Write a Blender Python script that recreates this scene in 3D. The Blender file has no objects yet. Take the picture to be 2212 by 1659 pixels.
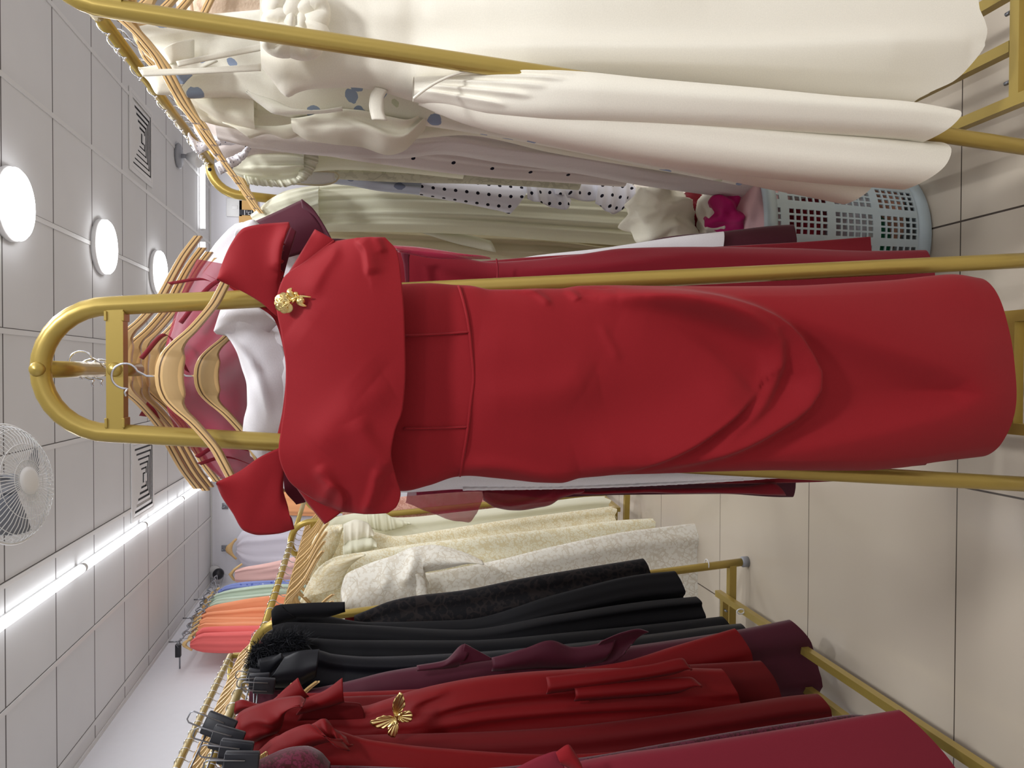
import bpy, math, random
import numpy as np
from mathutils import Vector, Matrix

# ---------------------------------------------------------------- camera, world, exposure
SC = bpy.context.scene
COL = SC.collection
F_PX = 1660.0
PITCH = math.atan(314 / F_PX)
YAW = math.radians(1.0)
CAM_H = 1.32
FWD = np.array([-math.sin(YAW) * math.cos(PITCH), math.cos(YAW) * math.cos(PITCH), -math.sin(PITCH)])
RGT = np.array([math.cos(YAW), math.sin(YAW), 0.0])
UPV = np.cross(RGT, FWD)
EYE = np.array([0.0, 0.0, CAM_H])
cam_data = bpy.data.cameras.new('camera')
cam_data.sensor_fit = 'HORIZONTAL'
cam_data.sensor_width = 36.0
cam_data.lens = F_PX / 2212 * 36.0
cam_data.clip_start = 0.02
cam = bpy.data.objects.new('camera', cam_data)
COL.objects.link(cam)
# the phone was held on its side: image-right is down, image-up is right
m = Matrix.Identity(4)
for r in range(3):
    m[r][0] = -UPV[r]
    m[r][1] = RGT[r]
    m[r][2] = -FWD[r]
    m[r][3] = EYE[r]
cam.matrix_world = m
SC.camera = cam
w = bpy.data.worlds.new('world')
SC.world = w
w.use_nodes = True
w.node_tree.nodes['Background'].inputs[0].default_value = (0.8, 0.85, 1.0, 1)
w.node_tree.nodes['Background'].inputs[1].default_value = 0.0
SC.view_settings.view_transform = 'Standard'
SC.view_settings.look = 'None'
SC.view_settings.gamma = 1.0
SC.view_settings.use_curve_mapping = False
SC.view_settings.exposure = 0.52
LAMP_W = 8.5        # watts of one round ceiling lamp
TUBE_W = 3.6        # watts per metre of LED tube
LIGHT_COL = (0.96, 0.975, 1.0)
rnd = random.Random(7)


# ---------------------------------------------------------------- helpers: picking points
def ray(x, y):
    return FWD * F_PX + RGT * ((1659 - y) - 829.5) - UPV * (x - 1106)


def P(x, y, Y):
    """where the sight line of photo pixel (x, y) meets the upright plane at distance Y"""
    d = ray(x, y)
    return EYE + d * (Y / d[1])


def atz(x, y, Z):
    d = ray(x, y)
    return EYE + d * ((Z - CAM_H) / d[2])


def Pn(px, Y):
    px = np.asarray(px, float)
    d = FWD[None] * F_PX + RGT[None] * ((829.5 - px[:, 1])[:, None]) - UPV[None] * ((px[:, 0] - 1106)[:, None])
    return EYE + d * (np.asarray(Y) / d[:, 1])[:, None]


def pchip(xs, ys, q):
    xs = np.asarray(xs, float); ys = np.asarray(ys, float); q = np.asarray(q, float)
    n = len(xs)
    if n == 2:
        return np.interp(q, xs, ys)
    h = np.diff(xs); dl = np.diff(ys) / h
    d = np.zeros(n)
    for i in range(1, n - 1):
        if dl[i - 1] * dl[i] > 0:
            w1 = 2 * h[i] + h[i - 1]; w2 = h[i] + 2 * h[i - 1]
            d[i] = (w1 + w2) / (w1 / dl[i - 1] + w2 / dl[i])
    d[0] = dl[0]; d[-1] = dl[-1]
    i = np.clip(np.searchsorted(xs, q) - 1, 0, n - 2)
    t = np.clip((q - xs[i]) / h[i], 0, 1)
    return ((2 * t**3 - 3 * t**2 + 1) * ys[i] + (t**3 - 2 * t**2 + t) * h[i] * d[i]
            + (-2 * t**3 + 3 * t**2) * ys[i + 1] + (t**3 - t**2) * h[i] * d[i + 1])


def resample(pts, n):
    """smooth curve through pts (k-D), n points evenly spaced"""
    p = np.asarray(pts, float)
    s = np.concatenate([[0], np.cumsum(np.linalg.norm(np.diff(p[:, :2], axis=0), axis=1))])
    q = np.linspace(0, s[-1], n)
    return np.stack([pchip(s, p[:, k], q) for k in range(p.shape[1])], 1)


# ---------------------------------------------------------------- helpers: objects
ROOT = {}


def tag(o, label=None, cat=None, group=None, kind=None):
    if label: o['label'] = label
    if cat: o['category'] = cat
    if group: o['group'] = group
    if kind: o['kind'] = kind
    return o


def thing(name, label, cat, loc, group=None):
    o = bpy.data.objects.new(name, None)
    o.empty_display_size = 0.05
    COL.objects.link(o)
    o.location = tuple(loc)
    ROOT[o] = np.array(loc, float)
    return tag(o, label, cat, group)


def obj(name, verts, faces, mat, parent=None, uv=None, smooth=True, label=None):
    """one mesh object from world-space verts"""
    v = np.asarray(verts, float)
    if parent is None:
        loc = np.array([(v[:, 0].min() + v[:, 0].max()) / 2, (v[:, 1].min() + v[:, 1].max()) / 2, v[:, 2].min()])
    else:
        loc = ROOT[parent]
    me = bpy.data.meshes.new(name)
    me.from_pydata((v - loc).tolist(), [], [list(f) for f in faces])
    if uv is not None:
        lay = me.uv_layers.new(name='cloth')
        idx = np.zeros(len(me.loops), int)
        me.loops.foreach_get('vertex_index', idx)
        lay.data.foreach_set('uv', np.asarray(uv, float)[idx].ravel())
    if smooth:
        me.polygons.foreach_set('use_smooth', np.ones(len(me.polygons), bool))
    me.materials.append(mat)
    me.update()
    o = bpy.data.objects.new(name, me)
    COL.objects.link(o)
    if parent is None:
        o.location = tuple(loc)
        ROOT[o] = loc
    else:
        o.parent = parent
        ROOT[o] = loc
    if label: o['label'] = label
    return o


class MB:
    """collects shapes for ONE mesh"""
    def __init__(self):
        self.v = []; self.f = []; self.uv = []

    def add(self, v, f, uv=None):
        b = len(self.v)
        self.v += [tuple(p) for p in v]
        self.f += [tuple(i + b for i in q) for q in f]
        self.uv += [tuple(p) for p in uv] if uv is not None else [(p[0], p[2]) for p in v]

    def box(self, lo, hi, bev=0.0):
        (a, b, c), (d, e, g) = lo, hi
        if bev <= 0:
            v = [(x, y, z) for x in (a, d) for y in (b, e) for z in (c, g)]
            self.add(v, [(0, 1, 3, 2), (4, 6, 7, 5), (0, 4, 5, 1), (2, 3, 7, 6), (0, 2, 6, 4), (1, 5, 7, 3)])
            return
        import bmesh
        bm = bmesh.new()
        bmesh.ops.create_cube(bm, size=1.0)
        for q in bm.verts:
            q.co = Vector(((a + d) / 2 + q.co.x * (d - a), (b + e) / 2 + q.co.y * (e - b), (c + g) / 2 + q.co.z * (g - c)))
        bmesh.ops.bevel(bm, geom=bm.edges[:], offset=bev, segments=2, affect='EDGES', profile=0.5)
        bm.verts.index_update()
        self.add([q.co[:] for q in bm.verts], [[q.index for q in fc.verts] for fc in bm.faces])
        bm.free()

    def tube(self, pts, rad, n=10, closed=False, cap=True, square=False):
        p = np.asarray(pts, float)
        k = len(p)
        rad = np.broadcast_to(np.asarray(rad, float), (k,))
        if closed:
            tan = np.roll(p, -1, 0) - np.roll(p, 1, 0)
        else:
            tan = np.gradient(p, axis=0)
        tan /= np.linalg.norm(tan, axis=1)[:, None] + 1e-12
        ref = np.array([0, 0, 1.0]) if abs(tan[0][2]) < 0.9 else np.array([0, 1.0, 0])
        nrm = ref - tan[0] * (ref @ tan[0]); nrm /= np.linalg.norm(nrm)
        vs = []
        a = np.linspace(0, 2 * math.pi, n, endpoint=False)
        if square: a = np.array([0.25, 0.75, 1.25, 1.75]) * math.pi; n = 4
        for i in range(k):
            nrm = nrm - tan[i] * (nrm @ tan[i]); nrm /= np.linalg.norm(nrm) + 1e-12
            bi = np.cross(tan[i], nrm)
            rr = rad[i] * (1.41421 if square else 1)
            vs += [p[i] + rr * (math.cos(t) * nrm + math.sin(t) * bi) for t in a]
        fs = []
        for i in range(k if closed else k - 1):
            j = (i + 1) % k
            for q in range(n):
                fs.append((i * n + q, i * n + (q + 1) % n, j * n + (q + 1) % n, j * n + q))
        if cap and not closed:
            fs.append(tuple(range(n))[::-1]); fs.append(tuple((k - 1) * n + q for q in range(n)))
        self.add(vs, fs)

    def lathe(self, prof, c, axis=(0, 0, 1), n=32):
        ax = np.array(axis, float); ax /= np.linalg.norm(ax)
        ref = np.array([1.0, 0, 0]) if abs(ax[0]) < 0.9 else np.array([0, 1.0, 0])
        u = ref - ax * (ref @ ax); u /= np.linalg.norm(u); w_ = np.cross(ax, u)
        vs = []
        for r_, h_ in prof:
            for q in range(n):
                t = 2 * math.pi * q / n
                vs.append(np.array(c) + ax * h_ + r_ * (math.cos(t) * u + math.sin(t) * w_))
        fs = []
        for i in range(len(prof) - 1):
            for q in range(n):
                fs.append((i * n + q, i * n + (q + 1) % n, (i + 1) * n + (q + 1) % n, (i + 1) * n + q))
        self.add(vs, fs)

    def build(self, name, mat, parent=None, smooth=True, label=None, uv=False):
        return obj(name, self.v, self.f, mat, parent, self.uv if uv else None, smooth, label)


# ---------------------------------------------------------------- materials
def lin(c):
    return tuple(((v / 255) / 12.92 if v / 255 <= 0.04045 else ((v / 255 + 0.055) / 1.055) ** 2.4) for v in c)


class NT:
    def __init__(self, name):
        self.m = bpy.data.materials.new(name)
        self.m.use_nodes = True
        self.t = self.m.node_tree
        self.b = self.t.nodes['Principled BSDF']
        self.out = self.t.nodes['Material Output']

    def n(self, kind, **kw):
        nd = self.t.nodes.new(kind)
        for k, v in kw.items():
            if k[0] == 'i' and k[1:].isdigit():
                nd.inputs[int(k[1:])].default_value = v
            elif hasattr(nd, k):
                setattr(nd, k, v)
            else:
                nd.inputs[k.replace('_', ' ')].default_value = v
        return nd

    def l(self, a, b):
        self.t.links.new(a, b)

    def math(self, op, a, b=None):
        nd = self.n('ShaderNodeMath', operation=op)
        for i, q in enumerate((a, b)):
            if q is None: continue
            if isinstance(q, (int, float)): nd.inputs[i].default_value = q
            else: self.l(q, nd.inputs[i])
        return nd.outputs[0]

    def mix(self, fac, a, b):
        nd = self.n('ShaderNodeMix', data_type='RGBA')
        if isinstance(fac, (int, float)): nd.inputs[0].default_value = fac
        else: self.l(fac, nd.inputs[0])
        for s, q in ((6, a), (7, b)):
            if isinstance(q, tuple): nd.inputs[s].default_value = (*q[:3], 1)
            else: self.l(q, nd.inputs[s])
        return nd.outputs[2]

    def bump(self, h, strength, dist=0.002):
        nd = self.n('ShaderNodeBump')
        nd.inputs['Strength'].default_value = strength
        nd.inputs['Distance'].default_value = dist
        self.l(h, nd.inputs['Height'])
        self.l(nd.outputs[0], self.b.inputs['Normal'])

    def base(self, c):
        if isinstance(c, tuple): self.b.inputs['Base Color'].default_value = (*c[:3], 1)
        else: self.l(c, self.b.inputs['Base Color'])


def plain(name, c, rough=0.5, metal=0.0, noise=0.0, spec=0.5):
    k = NT(name)
    k.b.inputs['Roughness'].default_value = rough
    k.b.inputs['Metallic'].default_value = metal
    k.b.inputs['Specular IOR Level'].default_value = spec
    c = lin(c)
    if noise:
        nz = k.n('ShaderNodeTexNoise', Scale=18.0, Detail=3.0)
        co = k.n('ShaderNodeTexCoord')
        k.l(co.outputs['Object'], nz.inputs['Vector'])
        k.base(k.mix(nz.outputs[0], tuple(v * (1 - noise) for v in c), tuple(min(1, v * (1 + noise)) for v in c)))
    else:
        k.base(c)
    return k.m


def cloth(name, c, rough=0.85, sheen=0.15, pattern=None, sheer=0.0, weave=0.25, trans=0.0, crinkle=0.0, back=None):
    """woven fabric; UVs are in metres along the cloth"""
    k = NT(name)
    k.b.inputs['Roughness'].default_value = rough
    k.b.inputs['Specular IOR Level'].default_value = 0.25
    k.b.inputs['Sheen Weight'].default_value = sheen
    k.b.inputs['Sheen Roughness'].default_value = 0.5
    c = lin(c)
    uvn = k.n('ShaderNodeUVMap', uv_map='cloth')
    uv = uvn.outputs[0]
    nz = k.n('ShaderNodeTexNoise', Scale=420.0, Detail=2.0)
    k.l(uv, nz.inputs['Vector'])
    col = k.mix(nz.outputs[0], tuple(v * 0.93 for v in c), tuple(min(1, v * 1.06) for v in c))
    h = nz.outputs[0]
    if pattern:
        col, h2 = pattern(k, uv, col)
        if h2 is not None: h = k.math('ADD', k.math('MULTIPLY', h, 0.3), h2)
    if crinkle:
        mp = k.n('ShaderNodeMapping')
        mp.inputs['Scale'].default_value = (1, 0.35, 1)
        k.l(uv, mp.inputs[0])
        cz = k.n('ShaderNodeTexNoise', Scale=45.0, Detail=4.0, Distortion=0.8)
        k.l(mp.outputs[0], cz.inputs['Vector'])
        h = k.math('ADD', k.math('MULTIPLY', h, 0.2), k.math('MULTIPLY', cz.outputs[0], crinkle * 6))
    if back is not None:
        geo = k.n('ShaderNodeNewGeometry')
        col = k.mix(geo.outputs['Backfacing'], col, lin(back))
    k.base(col)
    k.bump(h, weave, 0.0004 if not (crinkle or pattern) else 0.0008)
    if sheer:
        tr = k.n('ShaderNodeBsdfTransparent')
        mx = k.n('ShaderNodeMixShader')
        mx.inputs[0].default_value = sheer
        k.l(k.b.outputs[0], mx.inputs[1]); k.l(tr.outputs[0], mx.inputs[2])
        k.l(mx.outputs[0], k.out.inputs[0])
    elif trans:
        tl = k.n('ShaderNodeBsdfTranslucent')
        k.l(col, tl.inputs[0])
        mx = k.n('ShaderNodeMixShader')
        mx.inputs[0].default_value = trans
        k.l(k.b.outputs[0], mx.inputs[1]); k.l(tl.outputs[0], mx.inputs[2])
        k.l(mx.outputs[0], k.out.inputs[0])
    return k.m


def pat_dots(c, sp=0.030, r=0.0048):
    def fn(k, uv, col):
        sx = k.n('ShaderNodeSeparateXYZ'); k.l(uv, sx.inputs[0])
        a = k.math('SUBTRACT', k.math('FRACT', k.math('DIVIDE', sx.outputs[0], sp)), 0.5)
        b = k.math('SUBTRACT', k.math('FRACT', k.math('DIVIDE', sx.outputs[1], sp)), 0.5)
        d = k.math('SQRT', k.math('ADD', k.math('MULTIPLY', a, a), k.math('MULTIPLY', b, b)))
        return k.mix(k.math('LESS_THAN', d, r / sp), col, lin(c)), None
    return fn


def pat_lace(c2, scale=55.0, thr=0.12):
    def fn(k, uv, col):
        v = k.n('ShaderNodeTexVoronoi', feature='DISTANCE_TO_EDGE', Scale=scale); k.l(uv, v.inputs['Vector'])
        nz = k.n('ShaderNodeTexNoise', Scale=scale * 0.45, Detail=3.0); k.l(uv, nz.inputs['Vector'])
        v2 = k.n('ShaderNodeTexVoronoi', feature='F1', Scale=scale * 2.6); k.l(uv, v2.inputs['Vector'])
        hole = k.math('MULTIPLY', k.math('LESS_THAN', v.outputs['Distance'], thr), k.math('GREATER_THAN', nz.outputs[0], 0.49))
        pin = k.math('MULTIPLY', k.math('GREATER_THAN', v2.outputs['Distance'], 0.62), 0.7)
        f = k.math('MINIMUM', k.math('ADD', hole, pin), 1.0)
        return k.mix(f, col, lin(c2)), k.math('SUBTRACT', 1.0, f)
    return fn


def pat_floral(c_a, c_b, scale=13.0):
    def fn(k, uv, col):
        nz0 = k.n('ShaderNodeTexNoise', Scale=60.0, Detail=2.0); k.l(uv, nz0.inputs['Vector'])
        vm = k.n('ShaderNodeVectorMath', operation='MULTIPLY_ADD')
        k.l(nz0.outputs[1], vm.inputs[0]); vm.inputs[1].default_value = (0.012, 0.012, 0); k.l(uv, vm.inputs[2])
        v = k.n('ShaderNodeTexVoronoi', feature='F1', Scale=scale); k.l(vm.outputs[0], v.inputs['Vector'])
        cs = k.n('ShaderNodeSeparateColor'); k.l(v.outputs['Color'], cs.inputs[0])
        m1 = k.math('MULTIPLY', k.math('LESS_THAN', v.outputs['Distance'], 0.34), k.math('GREATER_THAN', cs.outputs[0], 0.5))
        m2 = k.math('MULTIPLY', k.math('LESS_THAN', v.outputs['Distance'], 0.26), k.math('LESS_THAN', cs.outputs[0], 0.2))
        v3 = k.n('ShaderNodeTexVoronoi', feature='F1', Scale=85.0); k.l(uv, v3.inputs['Vector'])
        c1 = k.mix(k.math('MULTIPLY', m1, 0.75), col, lin(c_a))
        c2 = k.mix(k.math('MULTIPLY', m2, 0.5), c1, lin(c_b))
        return c2, v3.outputs['Distance']
    return fn


def pat_knit():
    def fn(k, uv, col):
        v = k.n('ShaderNodeTexVoronoi', feature='F1', Scale=150.0); k.l(uv, v.inputs['Vector'])
        return col, v.outputs['Distance']
    return fn


def wood(name, c, dark):
    k = NT(name)
    k.b.inputs['Roughness'].default_value = 0.38
    uvn = k.n('ShaderNodeUVMap', uv_map='cloth')
    sx = k.n('ShaderNodeSeparateXYZ'); k.l(uvn.outputs[0], sx.inputs[0])
    nz = k.n('ShaderNodeTexNoise', Scale=30.0, Detail=4.0)
    mp = k.n('ShaderNodeMapping'); mp.inputs['Scale'].default_value = (0.4, 4.0, 1)
    k.l(uvn.outputs[0], mp.inputs[0]); k.l(mp.outputs[0], nz.inputs['Vector'])
    c1, d1 = lin(c), lin(dark)
    col = k.mix(nz.outputs[0], tuple(v * 0.85 for v in c1), tuple(min(1, v * 1.12) for v in c1))
    # thin dark glue line that follows the upper edge of the laminated arm
    line = k.math('LESS_THAN', k.math('ABSOLUTE', k.math('SUBTRACT', sx.outputs[1], 0.0062)), 0.0011)
    face = k.math('MULTIPLY', k.math('GREATER_THAN', sx.outputs[1], 0.0105), k.math('LESS_THAN', sx.outputs[1], 0.0305))
    col = k.mix(k.math('MULTIPLY', face, 0.55), col, lin(tuple(v * 0.72 for v in c)))
    k.base(k.mix(line, col, d1))
    return k.m


def emit(name, c, s):
    k = NT(name)
    k.base(lin((250, 250, 250)))
    k.b.inputs['Emission Color'].default_value = (*c, 1)
    k.b.inputs['Emission Strength'].default_value = s
    return k.m


RED = cloth('red_crepe', (136, 17, 26), 0.8, 0.05)
RED2 = cloth('red_satin', (118, 6, 12), 0.6, 0.04)
RED3 = cloth('deep_red_satin', (98, 6, 12), 0.62, 0.04)
CRIMSON = cloth('crimson_crepe', (128, 14, 32), 0.85, 0.2, weave=0.5)
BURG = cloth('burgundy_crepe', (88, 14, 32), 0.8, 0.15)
MAROON = cloth('maroon_satin', (74, 16, 36), 0.6, 0.15)
ROSE = cloth('rose_red_crepe', (124, 30, 46), 0.85, 0.1)
LACEBURG = cloth('burgundy_lace', (92, 20, 46), 0.85, 0.2, pattern=pat_lace((60, 6, 14), 90))
SHEER = cloth('sheer_burgundy', (178, 34, 74), 0.75, 0.2, sheer=0.45)
SHEER2 = cloth('sheer_burgundy_dense', (130, 14, 36), 0.75, 0.2, sheer=0.18)
WHITE = cloth('white_linen', (236, 234, 238), 0.85, 0.1, weave=0.4)
IVORY = cloth('ivory_satin', (240, 235, 220), 0.55, 0.1, weave=0.12)
CREAM = cloth('cream_cotton', (252, 246, 228), 0.8, 0.1, trans=0.15)
PALE = cloth('pale_yellow_voile', (250, 249, 228), 0.8, 0.1, trans=0.2)
TULLE = cloth('sage_yellow_tulle', (241, 240, 216), 0.9, 0.1, trans=0.2, crinkle=0.12)
BEIGE = cloth('beige_tulle', (226, 216, 188), 0.9, 0.1, trans=0.2, crinkle=0.1)
LILAC = cloth('lilac_grey_crinkle', (234, 226, 222), 0.85, 0.1, crinkle=0.6, weave=0.7)
FLORAL = cloth('floral_brocade', (251, 247, 232), 0.75, 0.1, pattern=pat_floral((96, 132, 184), (176, 190, 140), 24.0), weave=0.5)
DOTS = cloth('polka_dot_cotton', (232, 232, 240), 0.8, 0.05, pattern=pat_dots((14, 14, 30)))
DOTS2 = cloth('lilac_sparse_dots', (236, 226, 220), 0.8, 0.05, pattern=pat_dots((20, 20, 40), 0.09, 0.0045))
EYELET = cloth('white_eyelet_lace', (240, 238, 244), 0.8, 0.1, pattern=pat_dots((150, 150, 165), 0.011, 0.0016), weave=0.4)
SAGE = cloth('sage_embroidered', (206, 204, 180), 0.85, 0.1, pattern=pat_lace((186, 184, 160), 26, 0.04))
BLUEGREY = cloth('blue_grey_floral', (196, 204, 220), 0.8, 0.1, pattern=pat_floral((86, 100, 136), (120, 130, 160), 22))
KNIT = cloth('beige_knit', (226, 204, 182), 0.9, 0.2, pattern=pat_knit(), weave=0.8)
LACE1 = cloth('ivory_flower_lace', (244, 241, 230), 0.85, 0.1, pattern=pat_lace((224, 216, 199), 34, 0.05), weave=0.5)
LACE2 = cloth('cream_loop_lace', (250, 245, 222), 0.85, 0.1, pattern=pat_lace((234, 222, 184), 60, 0.1), weave=0.6)
LACE3 = cloth('cream_cord_lace', (250, 243, 218), 0.85, 0.1, pattern=pat_lace((232, 218, 178), 85, 0.12), weave=0.6)
LACEPINK = cloth('dusty_pink_lace', (226, 178, 164), 0.85, 0.1, pattern=pat_lace((206, 150, 134), 70, 0.12), weave=0.6)
BLACK = cloth('black_crepe', (12, 12, 17), 0.75, 0.03)
BLACKSATIN = cloth('black_satin', (16, 17, 24), 0.45, 0.05)
BLACKLACE = cloth('black_lace', (12, 11, 16), 0.8, 0.05, pattern=pat_lace((36, 30, 30), 30, 0.07))
NAVY = cloth('navy_cloth', (16, 17, 34), 0.8, 0.1)
CORAL = cloth('coral_cotton', (236, 112, 110), 0.85, 0.1)
ORANGE = cloth('orange_cotton', (244, 160, 118), 0.85, 0.1)
APRICOT = cloth('apricot_cotton', (246, 176, 124), 0.85, 0.1)
MINT = cloth('mint_green_cotton', (196, 214, 194), 0.85, 0.1)
BLUE = cloth('blue_mottled_cotton', (136, 150, 212), 0.85, 0.1, pattern=pat_floral((70, 90, 180), (220, 225, 240), 30))
PINK = cloth('pale_pink_cotton', (244, 198, 190), 0.85, 0.1)
LAVENDER = cloth('lavender_white_cotton', (226, 222, 234), 0.85, 0.1)
MAGENTA = cloth('magenta_satin', (190, 20, 110), 0.6, 0.15)
BLUSH = cloth('blush_satin', (226, 186, 190), 0.6, 0.1)
GREEN = cloth('green_cloth', (16, 100, 66), 0.8, 0.1)
SKINTONE = cloth('peach_cloth', (216, 158, 130), 0.8, 0.1)
GOLD = plain('gold_painted_steel', (176, 152, 78), 0.32, 0.45, 0.05)
GOLDTRIM = plain('gold_jewellery', (232, 206, 140), 0.28, 1.0)
CHROME = plain('chrome_wire', (220, 222, 228), 0.18, 1.0)
STEEL = plain('grey_steel_wire', (150, 152, 158), 0.35, 0.9)
WOOD = wood('beech_laminate', (220, 182, 124), (96, 66, 34))
WOOD2 = wood('pale_beech_laminate', (226, 190, 130), (96, 66, 34))
BLACKPLASTIC = plain('black_plastic', (30, 31, 38), 0.4)
WHITEPLASTIC = plain('white_plastic', (226, 226, 226), 0.35)
GREYPLASTIC = plain('grey_plastic', (150, 152, 158), 0.4)
BASKET = plain('grey_blue_plastic', (186, 202, 208), 0.35)
FUR = plain('black_fur', (22, 24, 32), 0.7)

# ---------------------------------------------------------------- room
CEIL = 3.0
XL, XR, YB, YF = -2.345, 3.1, 8.88, -3.2


def slab(name, lo, hi, mat):
    b = MB(); b.box(lo, hi)
    o = b.build(name, mat, smooth=False)
    o['kind'] = 'structure'
    return o


def grid_lines(k, axis, first, step, half):
    co = k.n('ShaderNodeTexCoord')
    geo = k.n('ShaderNodeNewGeometry')
    sx = k.n('ShaderNodeSeparateXYZ'); k.l(geo.outputs['Position'], sx.inputs[0])
    q = k.math('DIVIDE', k.math('SUBTRACT', sx.outputs[axis], first - step / 2), step)
    a = k.math('ABSOLUTE', k.math('SUBTRACT', k.math('FRACT', q), 0.5))
    return k.math('LESS_THAN', a, half / step)


k = NT('floor_tile')
k.b.inputs['Roughness'].default_value = 0.22
k.b.inputs['Specular IOR Level'].default_value = 0.4
nz = k.n('ShaderNodeTexNoise', Scale=2.2, Detail=4.0)
geo = k.n('ShaderNodeNewGeometry'); k.l(geo.outputs['Position'], nz.inputs['Vector'])
tile = k.mix(nz.outputs[0], lin((190, 178, 160)), lin((203, 192, 176)))
ln = k.math('MAXIMUM', grid_lines(k, 0, 0.341, 0.6, 0.0022), grid_lines(k, 1, 1.525, 0.594, 0.0016))
k.base(k.mix(ln, tile, lin((74, 64, 56))))
FLOOR = k.m
k = NT('ceiling_board')
k.b.inputs['Roughness'].default_value = 0.9
nz = k.n('ShaderNodeTexNoise', Scale=1.6, Detail=3.0)
geo = k.n('ShaderNodeNewGeometry'); k.l(geo.outputs['Position'], nz.inputs['Vector'])
board = k.mix(nz.outputs[0], lin((206, 206, 208)), lin((218, 218, 220)))
ln = grid_lines(k, 1, 4.6, 0.605, 0.006)
ln2 = grid_lines(k, 0, 0.795, 0.6, 0.003)
k.base(k.mix(k.math('MAXIMUM', ln, ln2), board, lin((96, 92, 92))))
CEILM = k.m
WALLM = plain('white_wall_paint', (232, 232, 238), 0.85, 0, 0.02)
TBAR = plain('white_painted_metal', (214, 213, 213), 0.45)

slab('floor', (XL - 0.1, YF - 0.1, -0.1), (XR + 0.1, YB + 0.1, 0), FLOOR)
slab('ceiling', (XL - 0.1, YF - 0.1, CEIL), (XR + 0.1, YB + 0.1, CEIL + 0.1), CEILM)
slab('wall_left', (XL - 0.1, YF - 0.1, 0), (XL, YB + 0.1, CEIL), WALLM)
slab('wall_right', (XR, YF - 0.1, 0), (XR + 0.1, YB + 0.1, CEIL), WALLM)
slab('wall_back', (XL, YB, 0), (XR, YB + 0.1, CEIL), WALLM)
slab('wall_front', (XL, YF - 0.1, 0), (XR, YF, CEIL), WALLM)
b = MB()
for i in range(-5, 4):
    x = 0.78 + 0.6 * i
    if XL + 0.05 < x < XR: b.box((x - 0.013, YF, CEIL - 0.006), (x + 0.013, YB, CEIL - 0.0005))
b.box((XL, YF, CEIL - 0.012), (XL + 0.025, YB, CEIL - 0.0005))
b.box((XL, YB - 0.025, CEIL - 0.012), (XR, YB, CEIL - 0.0005))
o = b.build('trim_1', TBAR, smooth=False); o['kind'] = 'structure'

LED = emit('lit_led_diffuser', LIGHT_COL, 7.0)
LEDTUBE = emit('lit_led_tube', LIGHT_COL, 3.2)


def area(name, parent, loc, sx, sy, watts, shape='RECTANGLE'):
    L = bpy.data.lights.new(name, 'AREA')
    L.shape = shape; L.size = sx
    if shape == 'RECTANGLE': L.size_y = sy
    L.energy = watts; L.color = LIGHT_COL
    o = bpy.data.objects.new(name, L)
    COL.objects.link(o)
    o.parent = parent
    o.location = tuple(np.array(loc) - ROOT[parent])
    return o


def round_lamp(x, y, label, watts=None):
    watts = watts or LAMP_W * (2.5 if 0 < y < 1 else 1.7 if 1 < y < 2 else 0.8)
    t = thing('ceiling_lamp', label, 'ceiling light', (x, y, CEIL), 'round ceiling lamps')
    b = MB(); b.lathe([(0.0, 0), (0.172, 0), (0.178, -0.012), (0.178, -0.03), (0.17, -0.034)], (x, y, CEIL), n=48)
    b.build('lamp_rim', WHITEPLASTIC, t)
    b = MB(); b.lathe([(0.170, -0.032), (0.172, -0.05), (0.160, -0.062), (0.08, -0.068), (0.0, -0.069)], (x, y, CEIL), n=48)
    b.build('diffuser', LED, t)
    area('lamp_light', t, (x, y, CEIL - 0.075), 0.32, 0.32, watts, 'DISK')


round_lamp(0.785, 4.05, 'round white ceiling lamp nearest the camera, cut by the photo edge')
round_lamp(0.785, 5.34, 'round white ceiling lamp in the middle of the row of three')
round_lamp(0.785, 6.64, 'round white ceiling lamp farthest away, beside the hanger arm')
for y in (2.75, 1.45, 0.1, -1.2, -2.5):
    round_lamp(0.785, y, 'round white ceiling lamp further along the row, above the camera')


def led_tube(x0, y0, x1, y1, label, group):
    t = thing('led_tube_light', label, 'tube light', ((x0 + x1) / 2, (y0 + y1) / 2, CEIL), group)
    L = math.hypot(x1 - x0, y1 - y0)
    d = np.array([x1 - x0, y1 - y0, 0]) / L
    p = np.array([-d[1], d[0], 0])
    c0 = np.array([x0, y0, CEIL]); c1 = np.array([x1, y1, CEIL])
    b = MB()
    for s in (1,):
        vs = []
        for c in (c0, c1):
            vs += [c + p * 0.017, c + p * 0.017 - [0, 0, 0.016], c - p * 0.017 - [0, 0, 0.016], c - p * 0.017]
        b.add(vs, [(0, 1, 5, 4), (1, 2, 6, 5), (2, 3, 7, 6), (0, 3, 2, 1), (4, 5, 6, 7)])
    b.build('housing', WHITEPLASTIC, t, smooth=False)
    b = MB()
    b.tube([c0 + d * 0.012 - [0, 0, 0.034], c1 - d * 0.012 - [0, 0, 0.034]], 0.026, 18)
    b.build('diffuser', LEDTUBE, t)
    for c, s in ((c0, 1), (c1, -1)):
        e = MB(); e.tube([c + d * s * 0.001 - [0, 0, 0.034], c + d * s * 0.016 - [0, 0, 0.034]], 0.0275, 18)
        e.build('end_cap', WHITEPLASTIC, t)
    mid = (c0 + c1) / 2 - [0, 0, 0.066]
    a = area('tube_light', t, mid, 0.03, L * 0.95, TUBE_W * L * (0.7 if y0 < 2 else 1.0))
    a.rotation_euler = (0, 0, math.atan2(d[1], d[0]) - math.pi / 2)


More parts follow.
